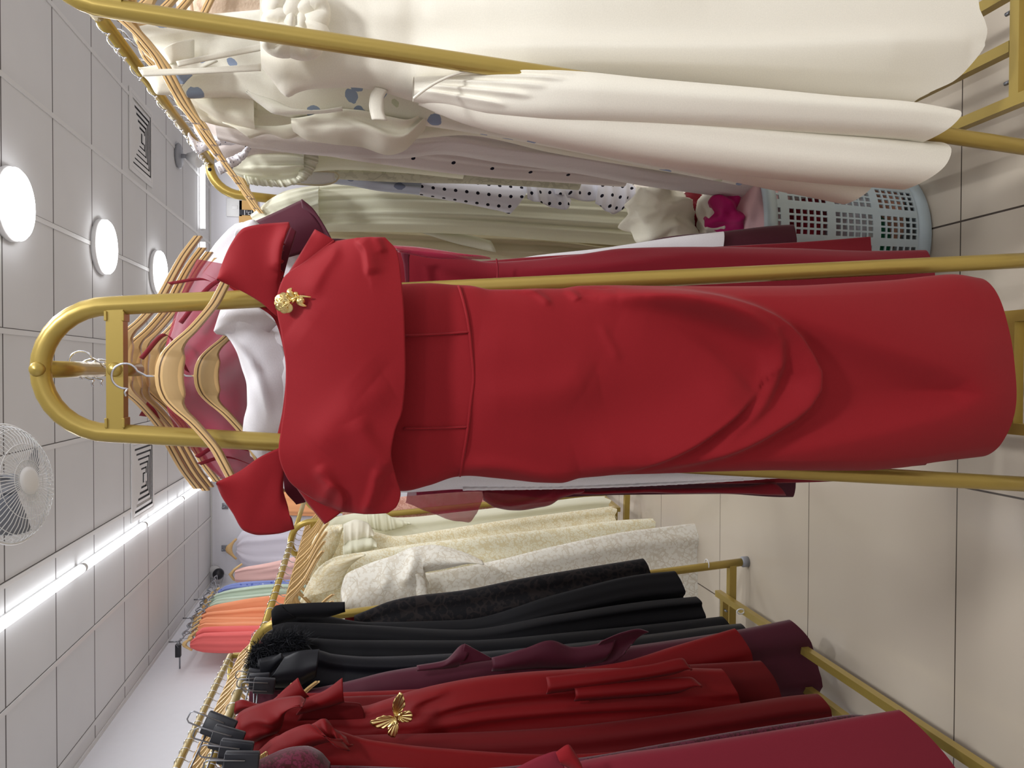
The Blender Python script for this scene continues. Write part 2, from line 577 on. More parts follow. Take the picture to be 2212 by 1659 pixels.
TX = -1.17
for y0, y1, s in ((6.17, 7.36, 'third piece of the long ceiling strip, past the grille'), (4.9, 6.165, 'second piece of the long ceiling strip, beside the air grille'),
                  (3.64, 4.895, 'nearest visible piece of the long ceiling strip, leaving the frame'), (7.365, 8.62, 'last piece of the long ceiling strip, by the back wall')):
    led_tube(TX, y0, TX, y1, 'bright white LED tube, ' + s, 'LED tubes in the long ceiling strip')
for y0 in (2.38,):
    led_tube(TX, y0, TX, y0 + 1.255, 'bright white LED tube of the ceiling strip above the camera', 'LED tubes in the long ceiling strip')
for y0 in (2.54, 1.28, 0.02, -1.24, -2.5):  # unseen tubes added to throw more light on the white dresses
    led_tube(1.98, y0, 1.98, y0 + 1.255, 'bright white LED tube on the ceiling above the rack of white dresses, outside the photo', 'LED tubes over the rack of white dresses')
led_tube(1.425, 8.33, 2.1, 8.33, 'long LED tube near the back wall, over the bent end of the rail', 'LED tubes along the back of the ceiling')
led_tube(0.72, 8.33, 1.32, 8.33, 'short LED tube near the back wall, cut by the white garment', 'LED tubes along the back of the ceiling')


def grille(cx, cy, label):
    t = thing('air_vent_grille', label, 'air vent', (cx, cy, CEIL), 'square ceiling air grilles')
    S = 0.298
    b = MB()
    for lo, hi in (((-S, -S), (S, -S + 0.035)), ((-S, S - 0.035), (S, S)), ((-S, -S + 0.035), (-S + 0.035, S - 0.035)), ((S - 0.035, -S + 0.035), (S, S - 0.035))):
        b.box((cx + lo[0], cy + lo[1], CEIL - 0.012), (cx + hi[0], cy + hi[1], CEIL - 0.001), 0.003)
    b.build('frame', TBAR, t, smooth=False)
    b = MB(); b.box((cx - S + 0.03, cy - S + 0.03, CEIL - 0.004), (cx + S - 0.03, cy + S - 0.03, CEIL - 0.001))
    b.build('backing', plain('vent_shade_grey', (78, 80, 86), 0.8), t, smooth=False)
    for i in range(6):
        r0 = 0.262 - i * 0.04
        r1 = r0 - 0.024
        vs = []
        for r_, z in ((r0, CEIL - 0.010), (r1, CEIL - 0.015), (r1 - 0.001, CEIL - 0.012), (r0 - 0.002, CEIL - 0.007)):
            vs += [(cx + sx * r_, cy + sy * r_, z) for sx, sy in ((-1, -1), (1, -1), (1, 1), (-1, 1))]
        fs = [(a * 4 + q, a * 4 + (q + 1) % 4, ((a + 1) % 4) * 4 + (q + 1) % 4, ((a + 1) % 4) * 4 + q) for a in range(4) for q in range(4)]
        b = MB(); b.add(vs, fs)
        b.build('louvre', TBAR, t, smooth=False)
    b = MB(); b.box((cx - 0.03, cy - 0.03, CEIL - 0.026), (cx + 0.03, cy + 0.03, CEIL - 0.02))
    b.build('centre_plate', TBAR, t, smooth=False)


grille(1.74, 6.26, 'square white air grille on the ceiling above the rail of ivory dresses')
grille(-0.82, 6.26, 'square white air grille on the ceiling beside the long LED strip')


# ---------------------------------------------------------------- fan hanging from the ceiling
def fan():
    c = P(20, 1045, 3.05)
    ax = np.array([0.16, -0.22, -0.95]); ax /= np.linalg.norm(ax)    # looks down into the room
    t = thing('orbit_fan', 'white wire-caged fan hanging from the ceiling near the LED strip', 'fan', (c[0], c[1], CEIL))
    R = 0.215
    u = np.cross(ax, [0, 0, 1]); u /= np.linalg.norm(u); v = np.cross(ax, u)
    ring = lambda r, h, n=48: [c + ax * h + r * (math.cos(2 * math.pi * q / n) * u + math.sin(2 * math.pi * q / n) * v) for q in range(n)]
    b = MB()
    N = 60
    for q in range(N):
        a = 2 * math.pi * q / N
        d = math.cos(a) * u + math.sin(a) * v
        d2 = math.cos(a + 0.25) * u + math.sin(a + 0.25) * v
        prof = [(0.05, 0.075), (0.11, 0.07), (0.165, 0.055), (0.2, 0.03), (R, 0)]
        b.tube([c + (d * (1 - i / 6) + d2 * (i / 6)) * r_ + ax * h for i, (r_, h) in enumerate(prof)], 0.0018, 4, cap=False)
    for r_, h in ((0.075, 0.0745), (0.135, 0.066), (0.19, 0.038)):
        b.tube(ring(r_, h), 0.0013, 4, closed=True)
    b.build('front_grille', WHITEPLASTIC, t)
    b = MB()
    for q in range(48):
        a = 2 * math.pi * q / 48
        d = math.cos(a) * u + math.sin(a) * v
        b.tube([c + d * r_ + ax * h for r_, h in ((0.06, -0.085), (0.14, -0.075), (0.19, -0.045), (R, 0))], 0.0011, 4, cap=False)
    for r_, h in ((0.1, -0.081), (0.165, -0.064)):
        b.tube(ring(r_, h), 0.0013, 4, closed=True)
    b.build('rear_grille', WHITEPLASTIC, t)
    b = MB(); b.tube(ring(R, 0), 0.005, 8, closed=True); b.build('cage_ring', WHITEPLASTIC, t)
    b = MB(); b.lathe([(0.0, 0.084), (0.035, 0.083), (0.05, 0.078), (0.052, 0.07), (0.0, 0.07)], c, ax, 32); b.build('hub_badge', WHITEPLASTIC, t)
    b = MB(); b.lathe([(0.0, 0.03), (0.03, 0.028), (0.036, 0.01), (0.036, -0.02), (0.0, -0.02)], c, ax, 24); b.build('hub', GREYPLASTIC, t)
    bl = plain('smoky_blade_plastic', (120, 124, 134), 0.3)
    for q in range(3):
        a0 = 2 * math.pi * q / 3 + 0.4
        vs, fs = [], []
        for i in range(9):
            r_ = 0.03 + 0.155 * i / 8
            wdt = 0.28 + 0.55 * math.sin(min(1, i / 5) * 1.5)
            for j in range(7):
                s = j / 6 - 0.5
                a = a0 + s * wdt
                vs.append(c + r_ * (math.cos(a) * u + math.sin(a) * v) + ax * (0.025 * s * 2))
        for i in range(8):
            for j in range(6):
                fs.append((i * 7 + j, i * 7 + j + 1, i * 7 + j + 8, i * 7 + j + 7))
        b = MB(); b.add(vs, fs); o = b.build('blade', bl, t)
        o.modifiers.new('thickness', 'SOLIDIFY').thickness = 0.002
    b = MB(); b.lathe([(0.0, -0.07), (0.06, -0.075), (0.07, -0.1), (0.06, -0.17), (0.03, -0.19), (0.0, -0.19)], c, ax, 28); b.build('motor_housing', WHITEPLASTIC, t)
    m0 = c - ax * 0.16
    b = MB(); b.tube([m0, m0 + [0, 0, 0.05], (m0[0], m0[1], CEIL - 0.03)], 0.012, 12)
    b.build('stem', WHITEPLASTIC, t)
    b = MB(); b.lathe([(0.0, 0), (0.06, 0), (0.055, -0.03), (0.02, -0.04), (0, -0.04)], (m0[0], m0[1], CEIL), n=24); b.build('ceiling_mount', WHITEPLASTIC, t)


fan()


def small_fixtures():
    # white spotlight under the ceiling near the back tube
    c = P(412, 338, 7.4); c[2] = min(c[2], CEIL - 0.2)
    t = thing('ceiling_spotlight', 'pale grey round spotlight fixture near the back LED tube', 'light fixture', (c[0], c[1], CEIL))
    b = MB(); b.lathe([(0.0, 0.0), (0.1, 0.0), (0.115, -0.02), (0.1, -0.035), (0.0, -0.04)], (c[0], c[1], CEIL), n=28); b.build('base_plate', GREYPLASTIC, t)
    b = MB(); b.tube([(c[0], c[1], CEIL - 0.03), (c[0], c[1], CEIL - 0.1)], 0.02, 12); b.build('neck', GREYPLASTIC, t)
    b = MB(); b.lathe([(0.0, 0.0), (0.03, 0.0), (0.06, -0.06), (0.075, -0.12), (0.07, -0.122), (0.0, -0.09)], (c[0], c[1], CEIL - 0.09), (0.3, 0.3, 1), n=24); b.build('shade', WHITEPLASTIC, t)
    # sprinkler
    c = atz(391, 996, CEIL)
    t = thing('sprinkler_head', 'small metal sprinkler on the ceiling beyond the grille', 'sprinkler', (c[0], c[1], CEIL))
    b = MB(); b.lathe([(0, 0), (0.035, 0), (0.032, -0.008), (0.01, -0.012), (0.01, -0.05), (0, -0.05)], (c[0], c[1], CEIL), n=16); b.build('body', STEEL, t)
    b = MB(); b.lathe([(0, -0.05), (0.022, -0.05), (0.022, -0.054), (0, -0.054)], (c[0], c[1], CEIL), n=16); b.build('deflector', STEEL, t)
    # security camera on the back wall
    c = P(470, 1234, YB)
    t = thing('security_camera', 'white security camera with black ball eye high on the back wall', 'camera', tuple(c))
    b = MB(); b.lathe([(0, 0), (0.07, 0), (0.07, 0.04), (0.05, 0.06), (0, 0.06)], c + [0, -0.001, 0.03], (0, -1, 0), 24); b.build('base', WHITEPLASTIC, t)
    b = MB(); b.lathe([(0.0, -0.06), (0.035, -0.05), (0.058, -0.02), (0.058, 0.02), (0.035, 0.05), (0, 0.06)], c + [0, -0.12, -0.03], (0, -1, 0), 24); b.build('eye', BLACKPLASTIC, t)
    b = MB(); b.tube([c + [0.0, -0.05, 0.02], c + [0, -0.1, -0.02]], 0.018, 10); b.build('arm', WHITEPLASTIC, t)
    # wall hooks
    for x, y, s in ((487, 1093, 'small metal wall bracket with nothing on it, beside the red strap'), (486, 1184, 'small metal wall bracket holding the white shirt hanger')):
        c = P(x, y, YB)
        t = thing('wall_bracket', s, 'bracket', tuple(c), 'metal brackets on the back wall')
        b = MB(); b.box(c + [-0.035, -0.008, -0.03], c + [0.035, -0.0005, 0.035], 0.002); b.build('plate', STEEL, t)
        b = MB(); b.tube([c + [0, -0.006, 0], c + [0, -0.09, 0], c + [0, -0.1, 0.02]], 0.007, 10); b.build('peg', STEEL, t)
    # switch box on the back wall
    c = P(508, 449, YB)
    t = thing('wall_switch_box', 'pale flat switch box on the back wall below the bent rail', 'switch box', tuple(c))
    b = MB(); b.box(c + [-0.1, -0.03, -0.08], c + [0.1, -0.0005, 0.09], 0.006); b.build('cover', WHITEPLASTIC, t)
    b = MB(); b.box(c + [-0.02, -0.036, -0.03], c + [0.02, -0.029, 0.03], 0.003); b.build('switch', WHITEPLASTIC, t)


small_fixtures()

# ---------------------------------------------------------------- cloth makers
def sdist(px, line):
    """signed distance (photo px) from points to a polyline; + is on its image-right side when it runs downwards"""
    L = np.asarray(line, float)
    best = np.full(len(px), 1e9); sg = np.zeros(len(px)); end = np.zeros(len(px))
    tot = np.concatenate([[0], np.cumsum(np.linalg.norm(np.diff(L, axis=0), axis=1))])
    for i in range(len(L) - 1):
        a, d = L[i], L[i + 1] - L[i]
        t = np.clip(((px - a) @ d) / (d @ d), 0, 1)
        q = a + t[:, None] * d
        e = px - q
        dd = np.hypot(e[:, 0], e[:, 1])
        s = np.sign(d[1] * e[:, 0] - d[0] * e[:, 1])
        k = dd < best
        best[k] = dd[k]; sg[k] = s[k]; end[k] = ((tot[i] + t * math.sqrt(d @ d)) / tot[-1])[k]
    return best * sg, end


def fold_depth(px, folds):
    """folds: (polyline, height m, width on - side px, width on + side px)"""
    out = np.zeros(len(px))
    for line, amp, wa, wb in folds:
        d, e = sdist(px, resample(line, 24))
        wd = np.where(d < 0, wa, wb)
        taper = np.clip(np.minimum(e, 1 - e) / 0.16, 0, 1) ** 0.7
        out += amp * np.exp(-(d / wd) ** 2) * (0.25 + 0.75 * taper)
    return out


def waves(s, v, seed, count, lo, hi, drift=0.6):
    r = np.random.RandomState(seed)
    out = np.zeros_like(s)
    if count <= 0: return out
    for k_ in range(4):
        f = count * (0.55 + 0.5 * k_) * (0.85 + 0.3 * r.rand())
        out += np.sin(s * f * math.pi + r.rand() * 6.28 + drift * v * (r.rand() - 0.5) * 6 + 0.5 * np.sin(v * 5 * r.rand() + r.rand() * 6)) * (0.9, 0.7, 0.4, 0.22)[k_]
    return out * (lo + (hi - lo) * v ** 1.3) * 0.6


def shell(name, mat, parent, rows, Y, thick=0.035, n=56, px_step=14, wv=(4, 0.004, 0.014), folds=(), seed=0, hem_p=2.6, label=None, ragged=0.0, back=True, hem=None):
    """closed cloth tube. rows: (x, y_right, y_left[, sag[, tilt[, Y]]]) in photo px, top to bottom"""
    R = np.array([list(r) + [0, 0, Y][len(r) - 3:] for r in rows], float)
    xs = R[:, 0]
    m_ = max(6, int((xs[-1] - xs[0]) / px_step) + 1)
    q = np.linspace(xs[0], xs[-1], m_)
    C = [pchip(xs, R[:, i], q) for i in range(1, 6)]
    t = np.linspace(0, 2 * math.pi, n, endpoint=False)
    ac = np.cos(t); ac = np.sign(ac) * np.abs(ac) ** 0.85
    dp = np.sin(t); dp = np.sign(dp) * np.abs(dp) ** 0.8
    px = np.zeros((m_, n, 2)); YY = np.zeros((m_, n))
    rg = np.random.RandomState(seed + 99)
    rag = np.interp(np.linspace(0, 1, n), np.linspace(0, 1, max(3, n // 2)), rg.randn(max(3, n // 2))) * ragged
    v = np.linspace(0, 1, m_)
    for i in range(m_):
        yr, yl, sag, tilt, yy = (c[i] for c in C)
        px[i, :, 1] = yl + (yr - yl) * (ac + 1) / 2
        px[i, :, 0] = q[i] + sag * (1 - np.abs(ac) ** hem_p) - tilt * ac + rag * v[i] ** 6
        if hem is not None:
            hy = np.asarray(hem, float)
            px[i, :, 0] += (pchip(hy[:, 0], hy[:, 1], np.clip(px[i, :, 1], hy[0, 0], hy[-1, 0])) - xs[-1]) * v[i] ** 3
        YY[i] = yy
    S = np.repeat(ac[None], m_, 0); V = np.repeat(v[:, None], n, 1); D = np.repeat(dp[None], m_, 0)
    front = D > 0
    edge = np.minimum(1, np.abs(D) * 1.2)
    w_f = waves(S, V, seed, *wv); w_b = waves(S, V, seed + 31, *wv)
    depth = D * thick * (0.55 + 0.45 * np.minimum(1, v[:, None] * 3)) + np.where(front, w_f, w_b) * edge
    if folds:
        fd = fold_depth(px.reshape(-1, 2), folds).reshape(m_, n)
        depth += np.where(front, fd, 0) * np.minimum(1, np.abs(D) * 1.6)
    W = Pn(px.reshape(-1, 2), YY.ravel())
    W[:, 1] -= depth.ravel()
    G = W.reshape(m_, n, 3)
    if not back:
        keep = [j for j in range(n) if dp[j] >= -1e-9]
        G = G[:, keep]; n = len(keep)
    du = np.concatenate([np.zeros((m_, 1)), np.cumsum(np.linalg.norm(np.diff(G, axis=1), axis=2), 1)], 1)
    du -= du[:, n // 4:n // 4 + 1]
    dv = np.concatenate([np.zeros((1, n)), np.cumsum(np.linalg.norm(np.diff(G, axis=0), axis=2), 0)], 0)
    uv = np.stack([du, dv], 2).reshape(-1, 2)
    f = [(i * n + j, i * n + (j + 1) % n, (i + 1) * n + (j + 1) % n, (i + 1) * n + j) for i in range(m_ - 1) for j in range(n if back else n - 1)]
    return obj(name, G.reshape(-1, 3), f, mat, parent, uv, True, label)


def ruled(name, mat, parent, A, B, Y, YB_=None, n=36, mm=14, bulge=0.0, wv=(0, 0, 0), seed=0, thick=0.003, folds=(), label=None, across=0.0, prof=None):
    """cloth panel between two edge curves A and B (photo px, optional third value = own distance)"""
    A = [tuple(p) + ((Y,) if len(p) == 2 else ()) for p in A]
    B = [tuple(p) + ((Y if YB_ is None else YB_,) if len(p) == 2 else ()) for p in B]
    a = resample(A, n); b_ = resample(B, n)
    v = np.linspace(0, 1, mm)
    g = a[None] * (1 - v)[:, None, None] + b_[None] * v[:, None, None]
    S = np.repeat(np.linspace(-1, 1, n)[None], mm, 0); V = np.repeat(v[:, None], n, 1)
    depth = bulge * np.sin(math.pi * V) + across * (1 - S**2) + waves(S, V, seed, *wv)
    if prof is not None: depth += prof(S, V)
    px = g[..., :2].reshape(-1, 2)
    if folds: depth += fold_depth(px, folds).reshape(mm, n)
    W = Pn(px, g[..., 2].ravel())
    W[:, 1] -= depth.ravel()
    G = W.reshape(mm, n, 3)
    gu = np.gradient(G, axis=1); gv = np.gradient(G, axis=0)
    nr = np.cross(gu, gv); nr /= np.linalg.norm(nr, axis=2)[..., None] + 1e-12
    nr *= -np.sign(nr[..., 1:2] + 1e-12)
    back = G - nr * thick
    fr = G.reshape(-1, 3); bk = back.reshape(-1, 3); N = mm * n
    du = np.concatenate([np.zeros((mm, 1)), np.cumsum(np.linalg.norm(np.diff(G, axis=1), axis=2), 1)], 1)
    dv = np.concatenate([np.zeros((1, n)), np.cumsum(np.linalg.norm(np.diff(G, axis=0), axis=2), 0)], 0)
    uv = np.stack([du, dv], 2).reshape(-1, 2)
    f = []
    for i in range(mm - 1):
        for j in range(n - 1):
            q = (i * n + j, i * n + j + 1, (i + 1) * n + j + 1, (i + 1) * n + j)
            f.append(q); f.append(tuple(N + e for e in q[::-1]))
    loop = [j for j in range(n)] + [i * n + n - 1 for i in range(1, mm)] + [(mm - 1) * n + j for j in range(n - 2, -1, -1)] + [i * n for i in range(mm - 2, 0, -1)]
    for k_ in range(len(loop)):
        p, q = loop[k_], loop[(k_ + 1) % len(loop)]
        f.append((p, p + N, q + N, q))
    return obj(name, np.concatenate([fr, bk]), f, mat, parent, np.concatenate([uv, uv]), True, label)


def cord(name, mat, parent, pts, Y, rad, n=8, lift=0.0, count=40, label=None):
    p = resample([tuple(q) + ((Y,) if len(q) == 2 else ()) for q in pts], count)
    W = Pn(p[:, :2], p[:, 2]); W[:, 1] -= lift(np.linspace(0, 1, count)) if callable(lift) else lift
    b = MB(); b.tube(W, rad, n)
    return b.build(name, mat, parent, label=label)


def crumple(name, mat, parent, c, r, seed, n=40, amp=0.22, label=None):
    """a bunched-up piece of cloth"""
    g = np.random.RandomState(seed)
    vs, uv = [], []
    dirs = [(g.randn(3), g.rand() * 6.28, 0.9 + 1.6 * g.rand()) for _ in range(8)]
    for i in range(n + 1):
        th = math.pi * i / n
        for j in range(2 * n):
            ph = math.pi * j / n
            d = np.array([math.sin(th) * math.cos(ph), math.sin(th) * math.sin(ph), math.cos(th)])
            s = 0
            for dr, p0, fr in dirs:
                s += 1 - 2 * abs(math.sin(fr * (d @ dr) + p0 + 0.8 * math.sin(2.3 * d[0] + p0) + 0.6 * math.sin(3.1 * d[2] - p0))) ** 1.1
            vs.append(np.array(c) + d * np.array(r) * (1 + amp * s / 4))
            uv.append((ph * r[0], th * r[2]))
    f = [(i * 2 * n + j, (i + 1) * 2 * n + j, (i + 1) * 2 * n + (j + 1) % (2 * n), i * 2 * n + (j + 1) % (2 * n)) for i in range(n) for j in range(2 * n)]
    return obj(name, vs, f, mat, parent, uv, True, label)


# ---------------------------------------------------------------- racks
def rack(label, x0, y0, x1, y1, ztop, half_top, half_foot, shelf_z, pegs=True, overhang=0.0):
    """A-frame rail: two arched ends, a top rail, a low shelf of three bars"""
    t = thing('clothes_rack', label, 'clothes rack', ((x0 + x1) / 2, (y0 + y1) / 2, 0), 'gold steel clothes racks')
    d = np.array([x1 - x0, y1 - y0, 0.0]); L = np.linalg.norm(d); d /= L
    s = np.array([d[1], -d[0], 0])     # to the right of the rail
    R = 0.0138
    zr = ztop - 0.017
    for (cx, cy), sg in (((x0, y0), -1), ((x1, y1), 1)):
        c = np.array([cx, cy, 0.0])
        pts = []
        bend = half_top * 1.02
        zb = ztop - R - bend
        for q in np.linspace(0, 1, 9): pts.append(c - s * (half_foot + (half_top - half_foot) * q) + [0, 0, 0.012 + (zb - 0.012) * q])
        for a in np.linspace(0, math.pi, 17)[1:-1]: pts.append(c - s * half_top * math.cos(a) + [0, 0, zb + bend * math.sin(a)])
        for q in np.linspace(1, 0, 9): pts.append(c + s * (half_foot + (half_top - half_foot) * q) + [0, 0, 0.012 + (zb - 0.012) * q])
        b = MB(); b.tube(pts, R, 16); b.build('end_frame', GOLD, t)
        zc = ztop - 0.115
        hw = half_top + (half_foot - half_top) * (zb - zc) / zb if zc < zb else half_top
        b = MB(); b.tube([c - s * hw + [0, 0, zc], c + s * hw + [0, 0, zc]], 0.0115, square=True); b.build('cross_bar', GOLD, t, smooth=False)
        for sd in (-1, 1):
            b = MB()
            for e in (-0.0135, 0.0095): b.box(c + s * sd * (hw - 0.016) + [-0.007, -0.014, zc + e], c + s * sd * (hw - 0.016) + [0.007, 0.014, zc + e + 0.004], 0.001)
            b.build('bracket', GOLD, t, smooth=False)
        for zz, off in ((ztop - R, R), (zc, 0.0125)):
            b = MB(); b.lathe([(0, 0.006), (0.008, 0.005), (0.0105, 0.001), (0.0105, -0.004), (0, -0.004)], c + d * sg * (off - 0.001) + [0, 0, zz], d * sg, 14); b.build('bolt', GOLD, t)
        for sd in (-1, 1):
            b = MB(); b.lathe([(0, 0), (0.019, 0), (0.019, 0.02), (0.015, 0.024), (0, 0.024)], c + s * sd * half_foot, n=14); b.build('foot', GREYPLASTIC, t)
        # low end bar between the legs
        hw = half_foot + (half_top - half_foot) * 0.06 / zb
        b = MB(); b.tube([c - s * hw + [0, 0, shelf_z - 0.045], c + s * hw + [0, 0, shelf_z - 0.045]], 0.0125, square=True); b.build('foot_bar', GOLD, t, smooth=False)
        ce = c - d * sg * 0.038
        b = MB(); b.tube([ce - s * 0.0945 + [0, 0, shelf_z], ce + s * 0.0945 + [0, 0, shelf_z]], 0.0105, square=True); b.build('shelf_end_bar', GOLD, t, smooth=False)
        if pegs:
            for q in (-0.5, 0.5):
                b = MB(); b.tube([c + s * 0.13 * q - d * sg * 0.05 + [0, 0, shelf_z + 0.004], c + s * 0.13 * q - d * sg * 0.064 + [0, 0, shelf_z + 0.004]], 0.004, 10); b.build('screw_end', STEEL, t)
    b = MB(); b.tube([np.array([x0, y0, zr]) - d * overhang, np.array([x0, y0, zr]) + d * 0.24], 0.0125, 16)
    b.build('rail_sleeve', GOLD, t)
    b = MB(); b.tube([np.array([x0, y0, zr]) + d * 0.2, np.array([x1, y1, zr])], 0.0115, 16)
    b.build('rail', GOLD, t)
    b = MB(); b.tube([np.array([x0, y0, ztop - 0.115]) + d * 0.008, np.array([x0, y0, ztop - 0.115]) + d * 0.1], 0.0105, 14)
    b.build('stub_rod', GOLD, t)
    for q in (-1, 0, 1):
        b = MB(); b.tube([np.array([x0, y0, shelf_z]) + s * q * 0.105 + d * (0.05 if q == 0 else -0.012), np.array([x1, y1, shelf_z]) + s * q * 0.105 - d * (0.05 if q == 0 else -0.012)], 0.0105, square=True)
        b.build('shelf_bar', GOLD, t, smooth=False)
    return t


ZT = 1.79
rack('gold A-frame rack in the middle with the red off-shoulder dress on its end', 0.0, 1.2, 0.0, 2.4, ZT, 0.092, 0.213, 0.13)
rack('gold A-frame rack of white and ivory dresses, nearest the camera', 0.61, 1.2, 0.61, 2.4, ZT, 0.092, 0.213, 0.13)
rack('gold A-frame rack of red dresses, low shelf bars showing on the floor', -0.903, 1.05, -0.885, 2.5, 1.685, 0.092, 0.215, 0.105)
rack('gold A-frame rack of black and cream dresses beyond the red ones', -0.784, 3.62, -0.71, 4.5, 1.675, 0.092, 0.2, 0.105, overhang=1.0)


def wall_rack():
    """square gold rail behind the red and black dresses, along the left wall"""
    t = thing('square_rail_rack', 'gold square-cornered rail with wooden hangers behind the red dresses', 'clothes rack', (-1.3, 2.6, 0), 'gold steel clothes racks')
    x, z = -1.3, 1.93
    y0, y1 = 1.3, 3.65
    b = MB(); b.tube([(x, y0, z), (x, y1, z)], 0.0125, 12); b.build('rail', GOLD, t)
    for y in (y0, y1):
        b = MB(); b.tube([(x, y, 0), (x, y, z - 0.012)], 0.0125, 12); b.build('post', GOLD, t)
        b = MB(); b.tube([(x, y, z), (x - 0.4, y, z)], 0.0125, 12); b.build('cross_bar', GOLD, t)
        b = MB(); b.tube([(x - 0.4, y, z), (x - 0.4, y, 0)], 0.0125, 12); b.build('post', GOLD, t)


wall_rack()

# ---------------------------------------------------------------- hangers
TOPX = [0, .012, .03, .047, .064, .084, .105, .118, .145, .175, .205]
TOPZ = [0, .001, .007, .021, .040, .058, .074, .081, .095, .112, .134]
TH_X = [0, .022, .03, .042, .055, .08, .205]
TH_T = [.0365, .0355, .031, .022, .0175, .0145, .0125]


def hanger_mesh(mat_name='w', hook_h=0.055, flat=1.0, wide=1.0):
    """wooden hanger; origin where the hook sits on the rail"""
    xs = np.concatenate([-np.linspace(0.205, 0, 33), np.linspace(0, 0.205, 33)[1:]])
    top = -hook_h - pchip(TOPX, TOPZ, np.abs(xs)) * flat
    th = pchip(TH_X, TH_T, np.abs(xs))
    ycv = 0.012 * (np.abs(xs) / 0.205) ** 2      # arms sweep forward a little
    hd = 0.0062
    v, uv, f = [], [], []
    ring = [(-1, 0.06), (-0.75, 0.0), (0.75, 0.0), (1, 0.06), (1, 0.94), (0.75, 1.0), (-0.75, 1.0), (-1, 0.94)]
    n = len(ring)
    s = np.concatenate([[0], np.cumsum(np.hypot(np.diff(xs), np.diff(top)))])
    s -= s[-1] / 2
    for i in range(len(xs)):
        for a, q in ring:
            v.append((xs[i] * wide, a * hd - ycv[i], top[i] - th[i] * q))
            uv.append((s[i], th[i] * q))
    for i in range(len(xs) - 1):
        for q in range(n):
            f.append((i * n + q, i * n + (q + 1) % n, (i + 1) * n + (q + 1) % n, (i + 1) * n + q))
    f.append(tuple(range(n))); f.append(tuple((len(xs) - 1) * n + q for q in range(n))[::-1])
    hk = MB()
    r = 0.0175
    pts = [(0, 0, -hook_h - 0.006), (0, 0, -hook_h + 0.012)]
    for a in np.linspace(2.75, -1.75, 22): pts.append((r * math.sin(a), 0, -r + 0.0017 + r * math.cos(a)))
    end = np.array(pts[-1])
    pts += [tuple(end + [-0.006, 0, 0.004]), tuple(end + [-0.011, 0, 0.002])]
    hk.tube(pts, 0.0017, 6)
    return (v, f, uv), hk


HPROTO = {}


def hanger(loc, yaw, label, group, mat=None, hook_h=0.055, flat=1.0, wide=1.0, name='wooden_hanger', hook=True):
    mat = mat or WOOD
    key = (mat.name, hook_h, flat, wide)
    if key not in HPROTO:
        (v, f, uv), hk = hanger_mesh('', hook_h, flat, wide)
        root = thing(name, label, 'hanger', (0, 0, 0), group)
        bo = obj('body', v, f, mat, root, uv, True)
        for p in bo.data.polygons: p.use_smooth = len(p.vertices) == 4
        bo.data.set_sharp_from_angle(angle=0.7)
        hk.build('hook', CHROME, root)
        HPROTO[key] = root
        o = root
    else:
        src = HPROTO[key]
        o = src.copy(); COL.objects.link(o)
        for ch in src.children:
            c = ch.copy(); COL.objects.link(c); c.parent = o
        o['label'] = label
        if group: o['group'] = group
    o.location = tuple(loc); o.rotation_euler = (0, 0, yaw)
    ROOT[o] = np.array(loc, float)
    return o

